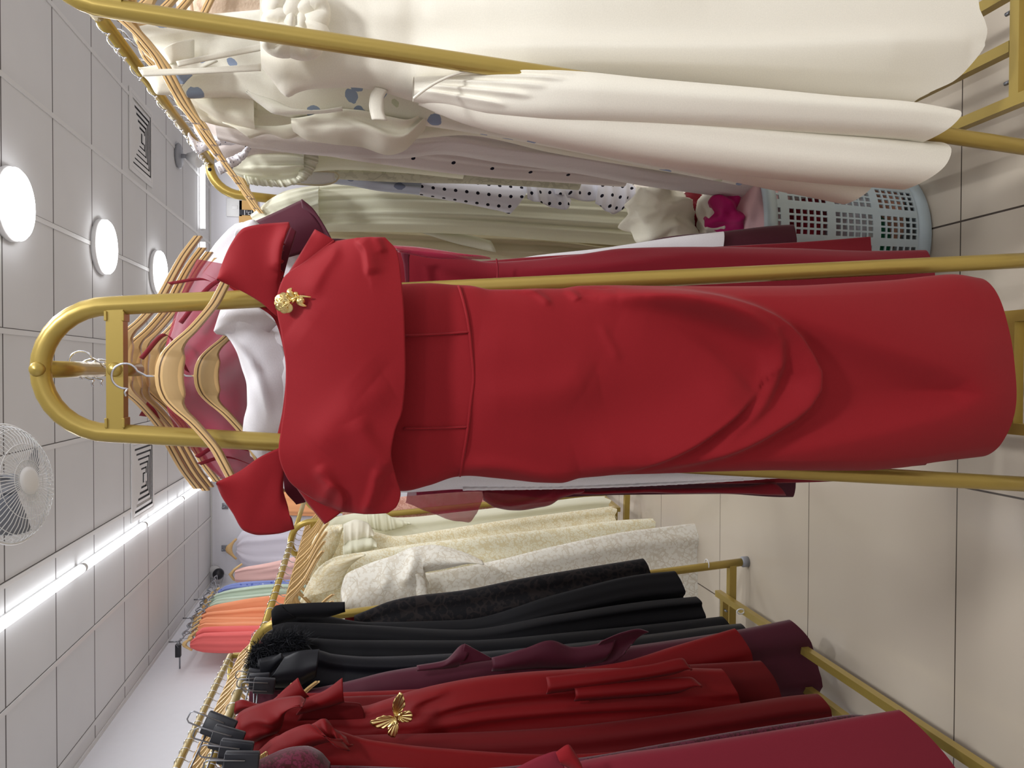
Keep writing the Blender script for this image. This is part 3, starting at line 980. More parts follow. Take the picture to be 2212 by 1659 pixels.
# ---------------------------------------------------------------- the red dress on the rack's end
def front_dress():
    Y = 1.13
    c = P(2180, 800, Y)
    t = thing('evening_dress', 'bright red off-shoulder evening dress with draped skirt, front of the middle rack', 'dress', (c[0], Y, c[2]))
    Z = lambda *p: [(583 + a / 1.358, 410 + b_ / 1.358) for a, b_ in p]
    swag = [   # (ridge line with y growing, height, reach towards the waist, reach towards the hem)
        (Z((1358, 588), (1290, 655), (1180, 735), (1060, 795), (900, 850)), 0.026, 75, 8),
        (Z((940, 318), (1080, 322), (1220, 350), (1340, 400), (1405, 455), (1420, 520), (1400, 580), (1360, 640), (1270, 715)), 0.016, 22, 14),
        (Z((990, 300), (1150, 312), (1300, 350), (1420, 408), (1500, 490), (1530, 560), (1500, 625), (1410, 690), (1270, 760), (1080, 815)), 0.030, 42, 11),
        (Z((1060, 285), (1350, 345), (1580, 415), (1800, 490), (1960, 555), (1985, 590), (1950, 630), (1780, 690), (1500, 760), (1250, 812)), 0.030, 46, 120),
        (Z((1350, 585), (1270, 520), (1170, 440), (1000, 370)), 0.006, 24, 60),
        (Z((600, 445), (760, 480), (900, 560)), 0.007, 60, 50), (Z((590, 610), (760, 600), (930, 560)), 0.008, 50, 40), (Z((560, 810), (640, 805), (760, 830), (850, 850)), 0.008, 14, 22),
        (Z((700, 290), (745, 300), (790, 290)), 0.007, 8, 8), (Z((735, 285), (790, 330), (800, 345)), 0.006, 9, 9), (Z((860, 295), (885, 330)), 0.006, 9, 9), (Z((590, 285), (680, 290), (770, 283)), 0.006, 10, 10),
        (Z((940, 405), (985, 500)), 0.003, 10, 10),
    ]
    shell('dress_body', RED, t, [
        (640, 640, 1000, 0), (760, 625, 1040), (870, 614, 1060), (925, 612, 1048), (985, 616, 1029), (1010, 617, 1027), (1060, 626, 1031), (1110, 626, 1036), (1160, 624, 1041),
        (1205, 624, 1042), (1250, 618, 1031), (1320, 617, 1025), (1420, 619, 1022), (1540, 620, 1017), (1680, 619, 1014), (1840, 611, 1015), (1930, 605, 1009),
        (2000, 597, 998, 2), (2050, 593, 992, 5), (2104, 601, 986, 9)], Y, 0.06, 240, 4.5, (1.5, 0.002, 0.004), swag, 3, 3.2)
    # off-shoulder collar flounce
    A = [(722, 521), (668, 562), (613, 608), (601, 660), (612, 722), (622, 800), (620, 860), (612, 922), (606, 970), (624, 1030), (672, 1072), (737, 1105)]
    B = [(832, 513), (857, 545), (866, 608), (872, 700), (874, 800), (868, 880), (851, 930), (844, 975), (856, 1032), (865, 1064), (857, 1092), (838, 1108)]
    fl = [([(772, 524), (790, 550), (797, 600)], 0.010, 6, 26), ([(720, 526), (722, 545), (700, 590), (676, 640)], 0.006, 30, 14), ([(812, 514), (826, 550)], 0.005, 12, 10),
          ([(712, 1035), (733, 1050), (742, 1075), (738, 1106)], 0.008, 18, 6), ([(812, 1010), (804, 1050), (786, 1102)], 0.009, 7, 18), ([(700, 1085), (712, 1040), (690, 1000)], 0.008, 16, 16),
          ([(640, 700), (720, 760), (800, 830)], 0.008, 45, 60), ([(690, 960), (760, 880), (840, 830)], 0.007, 40, 40), ([(850, 1010), (800, 960), (770, 900)], 0.008, 20, 30)]
    ruled('collar_flounce', RED, t, A, B, Y - 0.03, Y - 0.062, 140, 70, 0.012, (2, 0.001, 0.004), 5, 0.004, fl, across=0.03)
    ruled('flounce_point', RED, t, [(680, 495), (650, 545), (612, 607)], [(724, 520), (672, 566), (618, 614)], Y - 0.026, Y - 0.034, 30, 8, 0.004)
    ruled('flounce_point', RED, t, [(622, 1028), (660, 1082), (701, 1133)], [(630, 1026), (680, 1070), (739, 1105)], Y - 0.026, Y - 0.034, 30, 8, 0.004)
    # back of the neckline, seen over the front edge
    ruled('neck_facing', RED, t, [(470, 602), (540, 652), (592, 690), (610, 745), (618, 800), (611, 880), (600, 935), (592, 970), (535, 1010)],
          [(500, 592), (575, 640), (640, 690), (650, 745), (660, 800), (655, 880), (640, 935), (625, 975), (560, 1025)], Y + 0.07, None, 60, 6)
    # broad folded straps
    ruled('shoulder_strap', RED, t, [(469, 600), (478, 572), (500, 525), (528, 492), (575, 483), (624, 480), (628, 492)],
          [(472, 606), (520, 628), (565, 655), (600, 684), (606, 650), (607, 600), (600, 575)], Y - 0.012, Y - 0.02, 60, 24, 0.008, (1.5, 0.001, 0.003), 2, 0.004,
          [([(628, 490), (608, 540), (603, 590)], 0.012, 20, 8)])
    ruled('shoulder_strap', RED, t, [(467, 1046), (478, 1072), (502, 1108), (528, 1147), (560, 1156), (600, 1153), (636, 1143)],
          [(470, 1040), (510, 1022), (565, 985), (608, 966), (614, 1010), (612, 1055), (622, 1095)], Y - 0.012, Y - 0.02, 60, 24, 0.008, (1.5, 0.001, 0.003), 8, 0.004)
    # inside of the right strap fold, and the underside, shade put into a darker red
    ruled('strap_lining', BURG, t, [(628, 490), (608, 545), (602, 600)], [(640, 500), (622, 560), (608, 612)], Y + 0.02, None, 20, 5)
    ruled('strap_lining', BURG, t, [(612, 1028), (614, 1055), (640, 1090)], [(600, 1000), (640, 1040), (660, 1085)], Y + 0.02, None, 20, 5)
    arc = lambda y: 0.0018 + 0.0525 * (1 - (abs(y - 822) / 208) ** 2.35) ** 0.4
    cord('waist_seam', RED, t, [(987, 621), (992, 645), (1002, 700), (1008, 760), (1012, 815), (1006, 870), (1000, 930), (993, 985), (990, 1024)], Y, 0.0022, 6, lambda e: arc(621 + 403 * e), 80)
    cord('dart_seam', RED, t, [(872, 728), (930, 726), (1004, 721)], Y, 0.0016, 5, lambda e: arc(725) * (0.9 + 0.1 * e), 20)
    cord('dart_seam', RED, t, [(868, 921), (930, 920), (1001, 917)], Y, 0.0016, 5, lambda e: arc(919) * (0.9 + 0.1 * e), 20)
    # piped edge along the neckline of the flounce
    cord('neckline_edge', RED, t, [p for p in A], Y - 0.035, 0.0022, 6, 0.0, 90)
    return t


front_dress()


def rose_brooch():
    Y = 1.13 - 0.075
    q = lambda zx, zy: (500 + zx / 3.95, 400 + zy / 3.95)
    c = P(640, 655, Y)
    t = thing('rose_brooch', 'gold rose brooch with stem and leaves on the red collar', 'brooch', tuple(c))
    base = P(*q(455, 1005), Y)
    r = 0.0105
    for i, (dx, dy, s) in enumerate([(0, 0, .8), (-1, -.6, .8), (.9, -.5, .75), (-.7, .8, .8), (.7, .9, .75), (1.3, .2, .6), (-1.35, .1, .6), (0, 1.25, .55)]):
        b = MB()
        cc = base + np.array([dx * r * .55, -0.002 * (i == 0) - 0.0015, dy * r * .55])
        ax = np.array([dx * .5, -1, dy * .5])
        b.lathe([(0, 0.001), (r * .3 * s, 0.0035), (r * .62 * s, 0.002), (r * .78 * s, 0.004), (r * .85 * s, 0.001), (r * .6 * s, -0.003), (0, -0.004)], cc, ax, 14)
        b.build('petal', GOLDTRIM, t)
    line = lambda pts: [P(*q(*p), Y) + [0, -0.003, 0] for p in pts]
    b = MB(); b.tube(line([(500, 990), (540, 965), (570, 950), (610, 950), (680, 958)]), np.linspace(0.0022, 0.0013, 5), 8); b.build('stem', GOLDTRIM, t)
    for pts in ([(540, 960), (505, 930), (500, 905), (518, 880)], [(552, 950), (555, 935), (568, 915)], [(600, 955), (590, 975), (605, 990), (615, 965)], [(610, 955), (580, 990), (600, 1020), (642, 1035)], [(515, 985), (530, 990), (545, 1000)]):
        l = resample([tuple(x) for x in line(pts)], 12)
        b = MB(); b.tube(l, 0.0012 + 0.0036 * np.sin(np.linspace(0.1, math.pi, 12)), 8)
        o = b.build('leaf', GOLDTRIM, t)


rose_brooch()


def centre_garments():
    G = 'dresses on the middle rack'
    # white linen dress on the plain hanger
    Y = 1.29
    c = P(1660, 780, Y)
    t = thing('linen_dress', 'white linen dress with a cowl neck, behind the red front dress', 'dress', (c[0], Y, c[2]), G)
    shell('dress_body', WHITE, t, [(541, 655, 985, 4), (580, 640, 1010, 10), (640, 620, 1030), (760, 640, 1060), (870, 650, 1063), (1000, 650, 1056), (1150, 650, 1056), (1300, 650, 1050), (1450, 650, 1043),
          (1600, 650, 1036), (1700, 650, 1030, 0, 50)], Y, 0.05, 90, 10, (5, 0.004, 0.012), [], 4)
    ruled('cowl_neck', WHITE, t, [(463, 716), (488, 722), (507, 748), (522, 795), (533, 835), (534, 872), (526, 908), (523, 950), (545, 978), (558, 993)], [(505, 655), (560, 690), (612, 745), (622, 800), (622, 840), (620, 880), (612, 915), (604, 950), (596, 975), (590, 995)], Y - 0.03, None, 50, 16, 0.012, (2, 0.002, 0.006), 4,
          folds=[([(470, 715), (530, 760), (570, 840), (585, 900)], 0.008, 10, 10), ([(480, 715), (560, 800)], 0.006, 8, 8)])
    ruled('shoulder_panel', WHITE, t, [(462, 712), (480, 660), (497, 630), (530, 640)], [(468, 722), (500, 728), (550, 740), (600, 700)], Y - 0.034, None, 24, 10, 0.01)
    hanger(P(339, 812, 1.285), 0.0, 'plain flat-faced wooden hanger inside the white linen dress', None, WOOD2, 0.055, 0.95, 0.9)
    ruled('lace_edge', WHITE, t, [(1000, 1052), (1200, 1050), (1400, 1044), (1600, 1031), (1758, 1016)], [(1000, 1060), (1200, 1057), (1400, 1050), (1600, 1039), (1762, 1026)], Y - 0.02, None, 160, 4, 0.002, (60, 0.002, 0.002), 6)
    # sheer burgundy dress on the wide hanger
    Y = 1.36
    c = P(1240, 800, Y)
    t = thing('organza_dress', 'sheer burgundy organza dress showing behind the gold arch', 'dress', (c[0], Y, c[2]), G)
    shell('dress_body', SHEER, t, [(575, 600, 1020), (680, 640, 1040), (800, 660, 1060), (900, 660, 1064), (1100, 660, 1058), (1240, 660, 1050)], Y, 0.015, 60, 12, (3, 0.003, 0.006), [], 6)
    ruled('sheer_bodice', SHEER, t, [(426, 560), (398, 618), (374, 690), (356, 760), (350, 815), (358, 870), (380, 930), (432, 992), (480, 1036)], [(575, 590), (580, 660), (590, 760), (592, 860), (585, 960), (575, 1020)], Y - 0.005, None, 70, 20, 0.012, (2, 0.001, 0.004), 6)
    for pts in ([(360, 610), (430, 600), (500, 640)], [(385, 695), (450, 615), (490, 590)], [(440, 590), (480, 610), (540, 640)], [(420, 985), (470, 960), (530, 970)], [(425, 1000), (480, 985), (560, 1010)], [(300, 772), (352, 720), (400, 800)], [(345, 800), (352, 860), (380, 885)]):
        c0 = np.array(pts, float)
        ruled('strap', SHEER2, t, c0.tolist(), (c0 + [9, 5]).tolist(), Y - 0.045, None, 20, 3)
    ruled('ruffle_sleeve', SHEER, t, [(880, 1062), (930, 1060), (1000, 1056), (1050, 1050)], [(876, 1086), (925, 1105), (985, 1126), (1010, 1127), (1030, 1110)], Y - 0.02, None, 40, 12, 0.01, (3, 0.002, 0.008), 3,
          folds=[([(935, 1060), (950, 1110)], 0.006, 8, 8), ([(1000, 1058), (1010, 1120)], 0.006, 8, 8)])
    ruled('ruffle_sleeve', SHEER2, t, [(1040, 1050), (1100, 1050), (1170, 1050), (1260, 1052)], [(1043, 1080), (1075, 1098), (1120, 1103), (1170, 1096), (1215, 1076), (1255, 1066)], Y - 0.02, None, 40, 12, 0.014, (3, 0.002, 0.006), 4,
          folds=[([(1045, 1075), (1100, 1088), (1170, 1068), (1200, 1050)], 0.008, 6, 6)])
    ruled('ruffle_sleeve', SHEER, t, [(860, 545), (960, 560), (1060, 560)], [(850, 530), (890, 532), (1000, 548)], Y, None, 24, 6, 0.01)
    hanger(np.array([0.012, 1.335, ZT - 0.017 + 0.0115]), 0.03, 'laminated wooden hanger holding the sheer burgundy dress', None, WOOD, 0.055, 1.0, 1.0)
    ruled('collar_tip', SHEER2, t, [(318, 868), (335, 885), (345, 905)], [(300, 898), (315, 900), (342, 902)], Y - 0.03, None, 12, 5)
    # dark red crepe dress
    Y = 1.45
    c = P(1990, 760, Y)
    t = thing('crepe_dress', 'dark crimson crepe dress with a waist seam, along the side of the red front dress', 'dress', (c[0], Y, c[2]), G)
    shell('dress_body', CRIMSON, t, [(600, 640, 960), (700, 580, 1010), (800, 548, 1040), (880, 541, 1044), (960, 548, 1040), (1062, 566, 1036), (1150, 561, 1040), (1260, 548, 1030), (1350, 536, 1030), (1500, 533, 1030), (1700, 536, 1025), (1880, 542, 1015), (1996, 540, 1005, 8)], Y, 0.03, 70, 12, (4, 0.003, 0.012),
          [([(1066, 556), (1064, 590), (1060, 640)], 0.003, 4, 4), ([(1080, 590), (1300, 580), (1500, 555), (1990, 570)], 0.008, 10, 16)], 9)
    cord('waist_seam', CRIMSON, t, [(1063, 567), (1066, 590), (1060, 640)], Y, 0.0016, 6, 0.05, 20)
    ruled('bodice_cuff', BURG, t, [(866, 546), (872, 570), (876, 612)], [(888, 541), (884, 560), (884, 612)], Y - 0.06, None, 14, 4)
    Y = 1.475
    c = P(1870, 760, Y)
    t = thing('crepe_dress', 'dark red dress whose short hem shows beside the laundry basket', 'dress', (c[0], Y, c[2]), G)
    shell('dress_body', CRIMSON, t, [(640, 640, 960), (760, 560, 1020), (1000, 565, 1045), (1150, 555, 1047), (1400, 540, 1046), (1600, 530, 1045), (1760, 520, 1042, 2, -10), (1840, 511, 1040, 2, -40)], Y, 0.02, 60, 14, (4, 0.003, 0.012), [], 12)
    # maroon dress with the standing collar
    Y = 1.52
    c = P(1710, 760, Y)
    t = thing('maroon_dress', 'dark maroon satin dress with a pointed standing collar, farthest on the middle rack', 'dress', (c[0], Y, c[2]), G)
    shell('dress_body', MAROON, t, [(620, 560, 1000), (720, 515, 1040), (860, 540, 1060), (1000, 570, 1060), (1100, 560, 1068), (1180, 555, 1076), (1300, 545, 1070), (1450, 510, 1068), (1560, 500, 1067), (1690, 486, 1074), (1712, 485, 1074, 3)], Y, 0.022, 60, 14, (4, 0.003, 0.012), [], 15)
    ruled('collar', MAROON, t, [(545, 480), (575, 467), (612, 450), (650, 432)], [(610, 560), (660, 545), (690, 530), (716, 522)], Y - 0.07, Y - 0.08, 30, 14, 0.02)
    ruled('collar', MAROON, t, [(650, 432), (672, 450), (692, 478), (716, 522)], [(655, 470), (666, 500), (690, 520), (705, 525)], Y - 0.1, Y - 0.06, 24, 8, 0.0)
    ruled('hem_panel', CRIMSON, t, [(1240, 1060), (1400, 1055), (1600, 1050), (1675, 1042)], [(1240, 1068), (1400, 1066), (1560, 1066), (1702, 1072)], Y - 0.06, None, 40, 6, 0.006, (3, 0.002, 0.006), 2)
    hanger(np.array([0.0, 1.53, ZT - 0.017 + 0.0115]), -0.05, 'wooden hanger of the maroon dress, deep on the middle rack', None, WOOD, 0.055, 1.0, 1.0)
    # white dress with wide shoulders behind the hanger
    Y = 1.498
    c = P(1500, 780, Y)
    t = thing('white_dress', 'white cotton dress with wide shoulders behind the sheer burgundy one', 'dress', (c[0], Y, c[2]), G)
    shell('dress_body', WHITE, t, [(352, 800, 850, 12), (375, 700, 925, 22), (425, 590, 1000, 14), (470, 520, 1030), (520, 480, 1040), (600, 500, 1030), (700, 560, 1030), (900, 580, 1030), (1100, 562, 1030), (1150, 553, 1030), (1300, 536, 1030), (1450, 513, 1030), (1540, 500, 1030, 0, -22)], Y, 0.02, 60, 14, (4, 0.003, 0.01), [], 18)
    ruled('sleeve', WHITE, t, [(520, 482), (545, 474), (570, 500), (580, 540)], [(505, 520), (530, 530), (560, 545), (580, 560)], Y - 0.06, None, 20, 8, 0.02)
    hanger(np.array([0.0, 1.5, ZT - 0.017 + 0.0115]), 0.04, 'wooden hanger under the white wide-shouldered dress', None, WOOD, 0.055, 1.0, 1.0)
    # hanger of the front dress: its hook goes round the bolt of the cross bar
    hanger(P(244, 812, 1.155), -0.015, 'laminated wooden hanger hooked on the front bolt, holding the bright red dress', None, WOOD, 0.0555, 1.0, 1.0)
    for i, (y, yaw) in enumerate(((1.385, -0.05), (1.65, 0.06), (1.43, 0.0), (1.85, 0.05))):
        hanger(np.array([0.0, y, ZT - 0.017 + 0.0115]), yaw, ('wooden hanger of the crimson crepe dress, inside the middle rack', 'empty wooden hanger tucked between the dresses of the middle rack',
               'wooden hanger of the short dark red dress, inside the middle rack', 'wooden hanger near the far end of the middle rack')[i], None)


centre_garments()


# ---------------------------------------------------------------- rack of white and ivory dresses
def dress(name, label, mat, rows, Y, cat='dress', group=None, part='dress_body', **kw):
    last = rows[-1]
    c = P(last[0], (last[1] + last[2]) / 2, Y)
    t = thing(name, label, cat, (c[0], Y, c[2]), group)
    shell(part, mat, t, rows, Y, **kw)
    return t


def ivory_rack():
    G = 'garments on the rack of white dresses'
    # --- big ivory satin dress with the fabric rose
    Y = 1.34
    c = P(2080, 60, Y)
    t = thing('satin_dress', 'ivory satin dress with a fabric rose and flared skirt, behind the slanting gold post', 'dress', (c[0], Y, c[2]), G)
    shell('dress_body', IVORY, t, [(566, -90, 146), (590, -100, 177), (612, -102, 204), (622, -103, 209), (642, -105, 199), (668, -107, 192), (700, -110, 189), (760, -112, 187), (830, -116, 198), (880, -118, 213), (900, -120, 217, 0, 0, 1.335), (940, -125, 206, 0, 0, 1.325),
          (1020, -150, 196, 0, 0, 1.31), (1200, -220, 195, 0, 0, 1.28), (1500, -300, 205, 0, 0, 1.26), (1800, -360, 222, 0, 0, 1.245), (1980, -390, 232, 0, 0, 1.24)], Y, 0.05, 170, 8, (2, 0.002, 0.008),
          [([(950, 140), (1500, 140), (2050, 120)], 0.03, 70, 30), ([(800, 60), (1050, 30), (1500, 10)], 0.012, 50, 60), ([(590, 60), (700, 110), (860, 160)], 0.010, 40, 40), ([(640, -20), (760, 40), (900, 70)], 0.012, 30, 60)], 5, hem_p=4,
          hem=[(-390, 2040), (-200, 2085), (-60, 2076), (0, 2070), (40, 2070), (70, 2081), (92, 2087), (120, 2082), (155, 2062), (190, 2030), (212, 1984), (226, 1962), (235, 1958)])
    # three big hanging folds of the flared skirt, nearest the middle rack
    shell('skirt_fold', IVORY, t, [(893, 170, 216, 0, 0, 1.29), (960, 168, 228, 0, 0, 1.27), (1060, 152, 248, 0, 0, 1.24), (1200, 158, 262, 0, 0, 1.21), (1400, 178, 272, 0, 0, 1.19), (1600, 196, 282, 0, 0, 1.175), (1800, 216, 293, 0, 0, 1.165),
          (1950, 228, 302, 0, 0, 1.16), (2016, 244, 308, 12, -24, 1.16)], Y, 0.045, 130, 7, (1, 0.001, 0.003), [([(930, 190), (1300, 215), (2000, 262)], 0.006, 20, 30), ([(905, 208), (980, 222), (1080, 240)], 0.008, 4, 5), ([(915, 200), (1000, 210), (1130, 226)], 0.009, 4, 6), ([(930, 190), (1020, 196), (1160, 208)], 0.008, 4, 5), ([(950, 180), (1060, 184), (1200, 194)], 0.008, 4, 6), ([(980, 168), (1080, 170), (1220, 180)], 0.007, 4, 6)], 7, hem_p=2.2)
    shell('skirt_fold', IVORY, t, [(905, 196, 222, 0, 0, 1.30), (1000, 210, 262, 0, 0, 1.28), (1150, 232, 300, 0, 0, 1.25), (1350, 252, 340, 0, 0, 1.23), (1550, 272, 368, 0, 0, 1.215), (1750, 292, 390, 0, 0, 1.205), (1900, 304, 402, 0, 0, 1.2),
          (1984, 311, 407, 24, -22, 1.2)], Y, 0.045, 48, 12, (1, 0.001, 0.003), [([(960, 225), (1300, 270), (1990, 340)], 0.008, 18, 30)], 8, hem_p=2.2)
    shell('skirt_fold', IVORY, t, [(940, 220, 240, 0, 0, 1.33), (1100, 262, 286, 0, 0, 1.31), (1300, 300, 328, 0, 0, 1.29), (1500, 330, 368, 0, 0, 1.28), (1700, 356, 411, 0, 0, 1.275), (1852, 372, 439, 8, -20, 1.27)], Y, 0.04, 40, 12, (1, 0.001, 0.003), [], 9, hem_p=2.2)
    cord('gathered_seam', IVORY, t, [(893, 217), (915, 200), (940, 184), (975, 168), (1010, 158), (1060, 152)], 1.215, 0.0022, 6, 0.01, 50)
    ruled('strap', IVORY, t, [(303, 150), (420, 147), (563, 137)], [(307, 164), (420, 159), (563, 152)], 1.295, 1.295, 40, 4)
    ruled('strap', IVORY, t, [(380, 132), (470, 114), (570, 92)], [(384, 143), (470, 126), (575, 106)], 1.33, 1.33, 30, 4)
    for i, (x, y, rx, ry, an) in enumerate([(612, 18, 34, 26, .3), (655, 2, 26, 30, .9), (680, 28, 25, 36, 1.4), (672, 72, 30, 24, 2.2), (652, 100, 34, 22, 2.8), (610, 92, 34, 24, 3.8), (600, 55, 26, 30, 4.6), (641, 50, 22, 17, 0)]):
        cc = P(x, y, 1.26)
        s_ = 1.26 / F_PX * 1.3
        b = MB()
        vs, uv = [], []
        for a in range(13):
            th = math.pi * a / 12
            for q in range(24):
                ph = 2 * math.pi * q / 24
                X = math.sin(th) * math.cos(ph); Z = math.sin(th) * math.sin(ph); D = math.cos(th)
                d = 0.02 * D * (1 - 0.55 * math.exp(-((X * math.cos(an) + Z * math.sin(an)) / 0.16) ** 2) * (D > 0))
                vs.append(cc + [-Z * ry * s_, -d, -X * rx * s_]); uv.append((X * .03, Z * .03))
        fs = [(a * 24 + q, a * 24 + (q + 1) % 24, (a + 1) * 24 + (q + 1) % 24, (a + 1) * 24 + q) for a in range(12) for q in range(24)]
        obj('rose_petal', vs, fs, IVORY, t, uv)
    ruled('tab', IVORY, t, [(810, 188), (800, 205), (797, 228), (803, 258)], [(838, 196), (829, 214), (829, 236), (837, 260)], 1.33, None, 20, 5, 0.003)

    # --- floral brocade
    Y = 1.47
    t = dress('floral_dress', 'cream brocade dress with blue flower sprigs, beside the ivory satin dress', FLORAL,
              [(338, 60, 200, 0, 40), (400, 40, 212), (500, 30, 208), (560, 25, 218), (600, 20, 246), (640, 20, 252), (740, 18, 246), (800, 18, 255), (860, 18, 262), (1000, 18, 282), (1200, 15, 318), (1400, 10, 360), (1600, 0, 400)], Y, group=G, thick=0.04, wv=(4, 0.004, 0.012), seed=21)
    ruled('shoulder', FLORAL, t, [(305, 160), (320, 175), (342, 205), (380, 206)], [(305, 152), (340, 140), (400, 130), (470, 130)], Y - 0.05, None, 24, 10, 0.02)
    ruled('shoulder', FLORAL, t, [(340, 116), (345, 140), (352, 148)], [(420, 85), (420, 120), (400, 140)], Y - 0.05, None, 20, 8, 0.015)
    ruled('peplum', FLORAL, t, [(530, 200), (560, 225), (600, 248), (690, 246), (740, 240)], [(540, 200), (590, 215), (640, 235), (690, 238), (740, 230)], Y - 0.06, None, 24, 4, 0.01)
    # --- cream dress with cuffs and puffed sleeve
    Y = 1.56
    t = dress('cotton_dress', 'cream cotton dress with a puffed sleeve, right behind the floral one', CREAM,
              [(395, 150, 214), (440, 140, 262), (500, 150, 276), (600, 160, 290), (700, 170, 300), (860, 180, 300), (1000, 190, 290), (1200, 200, 330), (1500, 200, 380)], Y, group=G, thick=0.035, wv=(4, 0.004, 0.01), seed=22)
    shell('sleeve', CREAM, t, [(430, 205, 232), (480, 200, 262), (540, 205, 281), (553, 215, 283)], Y - 0.05, 0.03, 30, 10, (2, 0.002, 0.006), [], 4)
    shell('puff_sleeve', CREAM, t, [(632, 262, 280), (665, 258, 300), (710, 245, 306), (780, 246, 314), (840, 258, 332), (872, 266, 324), (905, 268, 276, 0, 14)], Y - 0.07, 0.05, 50, 9, (2, 0.003, 0.012),
          [([(640, 275), (740, 280), (850, 318)], 0.015, 8, 14), ([(700, 248), (800, 268), (890, 290)], 0.012, 8, 14), ([(690, 300), (770, 300), (840, 328)], 0.01, 7, 10)], 5)
    ruled('collar', CREAM, t, [(480, 262), (520, 270), (590, 272), (660, 258), (690, 246)], [(540, 300), (580, 290), (620, 300), (660, 285), (700, 262)], Y - 0.045, None, 30, 8, 0.012, (2, 0.001, 0.003), 3)
    # --- lilac grey crinkle dress
    Y = 1.66
    t = dress('crinkle_dress', 'long lilac-grey crinkled dress hanging lowest behind the ivory folds', LILAC,
              [(470, 180, 300), (560, 200, 320), (700, 220, 335), (860, 260, 340), (950, 276, 330), (1080, 290, 348), (1250, 305, 372), (1400, 318, 400), (1560, 330, 422), (1700, 345, 438), (1752, 350, 432, 6, 20)], Y, group=G, thick=0.045, wv=(5, 0.004, 0.014), seed=23,
              folds=[([(900, 285), (1200, 330), (1600, 400)], 0.014, 10, 18), ([(900, 300), (1100, 335), (1400, 380)], 0.012, 8, 14)])
    # --- dotted dress with eyelet collar
    Y = 1.77
    t = dress('dotted_dress', 'white dress with eyelet lace collar and a few navy dots', DOTS2,
              [(420, 200, 284), (445, 205, 318), (480, 210, 350), (540, 220, 340), (640, 240, 330), (800, 260, 350), (1000, 280, 376), (1080, 300, 384), (1200, 310, 392), (1350, 320, 402)], Y, group=G, thick=0.035, wv=(4, 0.003, 0.01), seed=24)
    ruled('eyelet_collar', EYELET, t, [(408, 285), (415, 296), (432, 306), (470, 292), (500, 270), (560, 255)], [(412, 312), (430, 332), (446, 326), (480, 314), (530, 312), (590, 288)], Y - 0.05, None, 60, 8, 0.01, (9, 0.002, 0.004), 4)
    ruled('eyelet_ruffle', EYELET, t, [(464, 352), (490, 342), (520, 328), (535, 314)], [(476, 378), (500, 366), (530, 342), (543, 322)], Y - 0.06, None, 50, 8, 0.008, (8, 0.003, 0.004), 7)
    for x, y in ((453, 366), (468, 334), (530, 306), (575, 297)):
        b = MB(); b.lathe([(0, 0.003), (0.0032, 0.002), (0.0042, 0), (0, 0)], P(x, y, Y - 0.065), (0, -1, 0), 12); b.build('navy_dot_button', NAVY, t)
    # --- cream puff sleeved blouse
    Y = 1.86
    t = dress('puff_sleeve_blouse', 'pale cream blouse with a gathered puff sleeve and frilled cuff', PALE,
              [(470, 230, 330), (500, 240, 352), (560, 250, 366), (640, 260, 372), (740, 280, 366), (860, 290, 372), (1000, 300, 386)], Y, 'blouse', G, thick=0.03, wv=(4, 0.003, 0.01), seed=25)
    shell('puff_sleeve', PALE, t, [(500, 340, 372), (530, 318, 384), (580, 306, 388), (630, 312, 384), (660, 326, 378)], Y - 0.05, 0.05, 60, 7, (6, 0.004, 0.012), [], 6)
    ruled('frilled_cuff', PALE, t, [(630, 318), (642, 340), (648, 360), (640, 384)], [(672, 322), (688, 342), (680, 366), (655, 394)], Y - 0.08, None, 60, 8, 0.008, (12, 0.004, 0.008), 9)
    ruled('frilled_cuff', PALE, t, [(528, 378), (560, 385), (600, 388), (640, 384)], [(534, 398), (570, 402), (610, 404), (652, 394)], Y - 0.07, None, 60, 6, 0.006, (12, 0.003, 0.006), 10)
    # --- sage embroidered dress
    Y = 1.95
    t = dress('embroidered_dress', 'sage-grey embroidered dress between the cream blouse and the dotted cotton one', SAGE,
              [(600, 300, 370), (700, 320, 384), (760, 332, 388), (900, 338, 394), (1000, 345, 396), (1100, 350, 400), (1250, 350, 410)], Y, group=G, thick=0.03, wv=(3, 0.003, 0.008), seed=26)
    cord('curved_strap', BEIGE, t, [(560, 392), (620, 378), (680, 370), (722, 372), (733, 380), (722, 394), (690, 400), (620, 396)], Y - 0.06, 0.0022, 6)
    ruled('strap_fill', WHITE, t, [(560, 393), (620, 379), (680, 371), (722, 373)], [(560, 400), (620, 396), (690, 400), (724, 394)], Y - 0.055, None, 24, 5)
    # --- blue grey floral top
    Y = 2.02
    t = dress('floral_blouse', 'blue-grey flowered top, its edge showing above the polka dots', BLUEGREY,
              [(640, 330, 392), (740, 350, 398), (820, 360, 412), (880, 370, 418), (905, 372, 420, 4)], Y, 'top', G, thick=0.03, wv=(4, 0.004, 0.01), seed=27)
    # --- polka dot dress with flounces
    Y = 2.08
    t = dress('polka_dot_dress', 'white dress with small black polka dots and a cascading hem', DOTS,
              [(700, 340, 395), (860, 360, 412), (900, 372, 420), (1000, 378, 438), (1080, 380, 455), (1125, 380, 463, 8, -24)], Y, group=G, thick=0.03, wv=(2, 0.003, 0.008), seed=28)
    for i, (a, b_) in enumerate((([(1130, 384), (1180, 384), (1204, 388), (1200, 400)], [(1140, 430), (1170, 440), (1222, 453), (1235, 432)]),
                                 ([(1195, 388), (1260, 384), (1310, 388), (1330, 396)], [(1200, 420), (1270, 434), (1300, 430), (1325, 400)]),
                                 ([(1290, 392), (1320, 390), (1360, 396), (1378, 410)], [(1285, 440), (1325, 462), (1350, 448), (1376, 424)]))):
        ruled('flounce', DOTS, t, a, b_, Y - 0.03 - 0.01 * i, None, 34, 14, 0.01, (3, 0.004, 0.012), i + 3)
    # --- pale yellow tulle and beige tulle, far end
    Y = 2.2
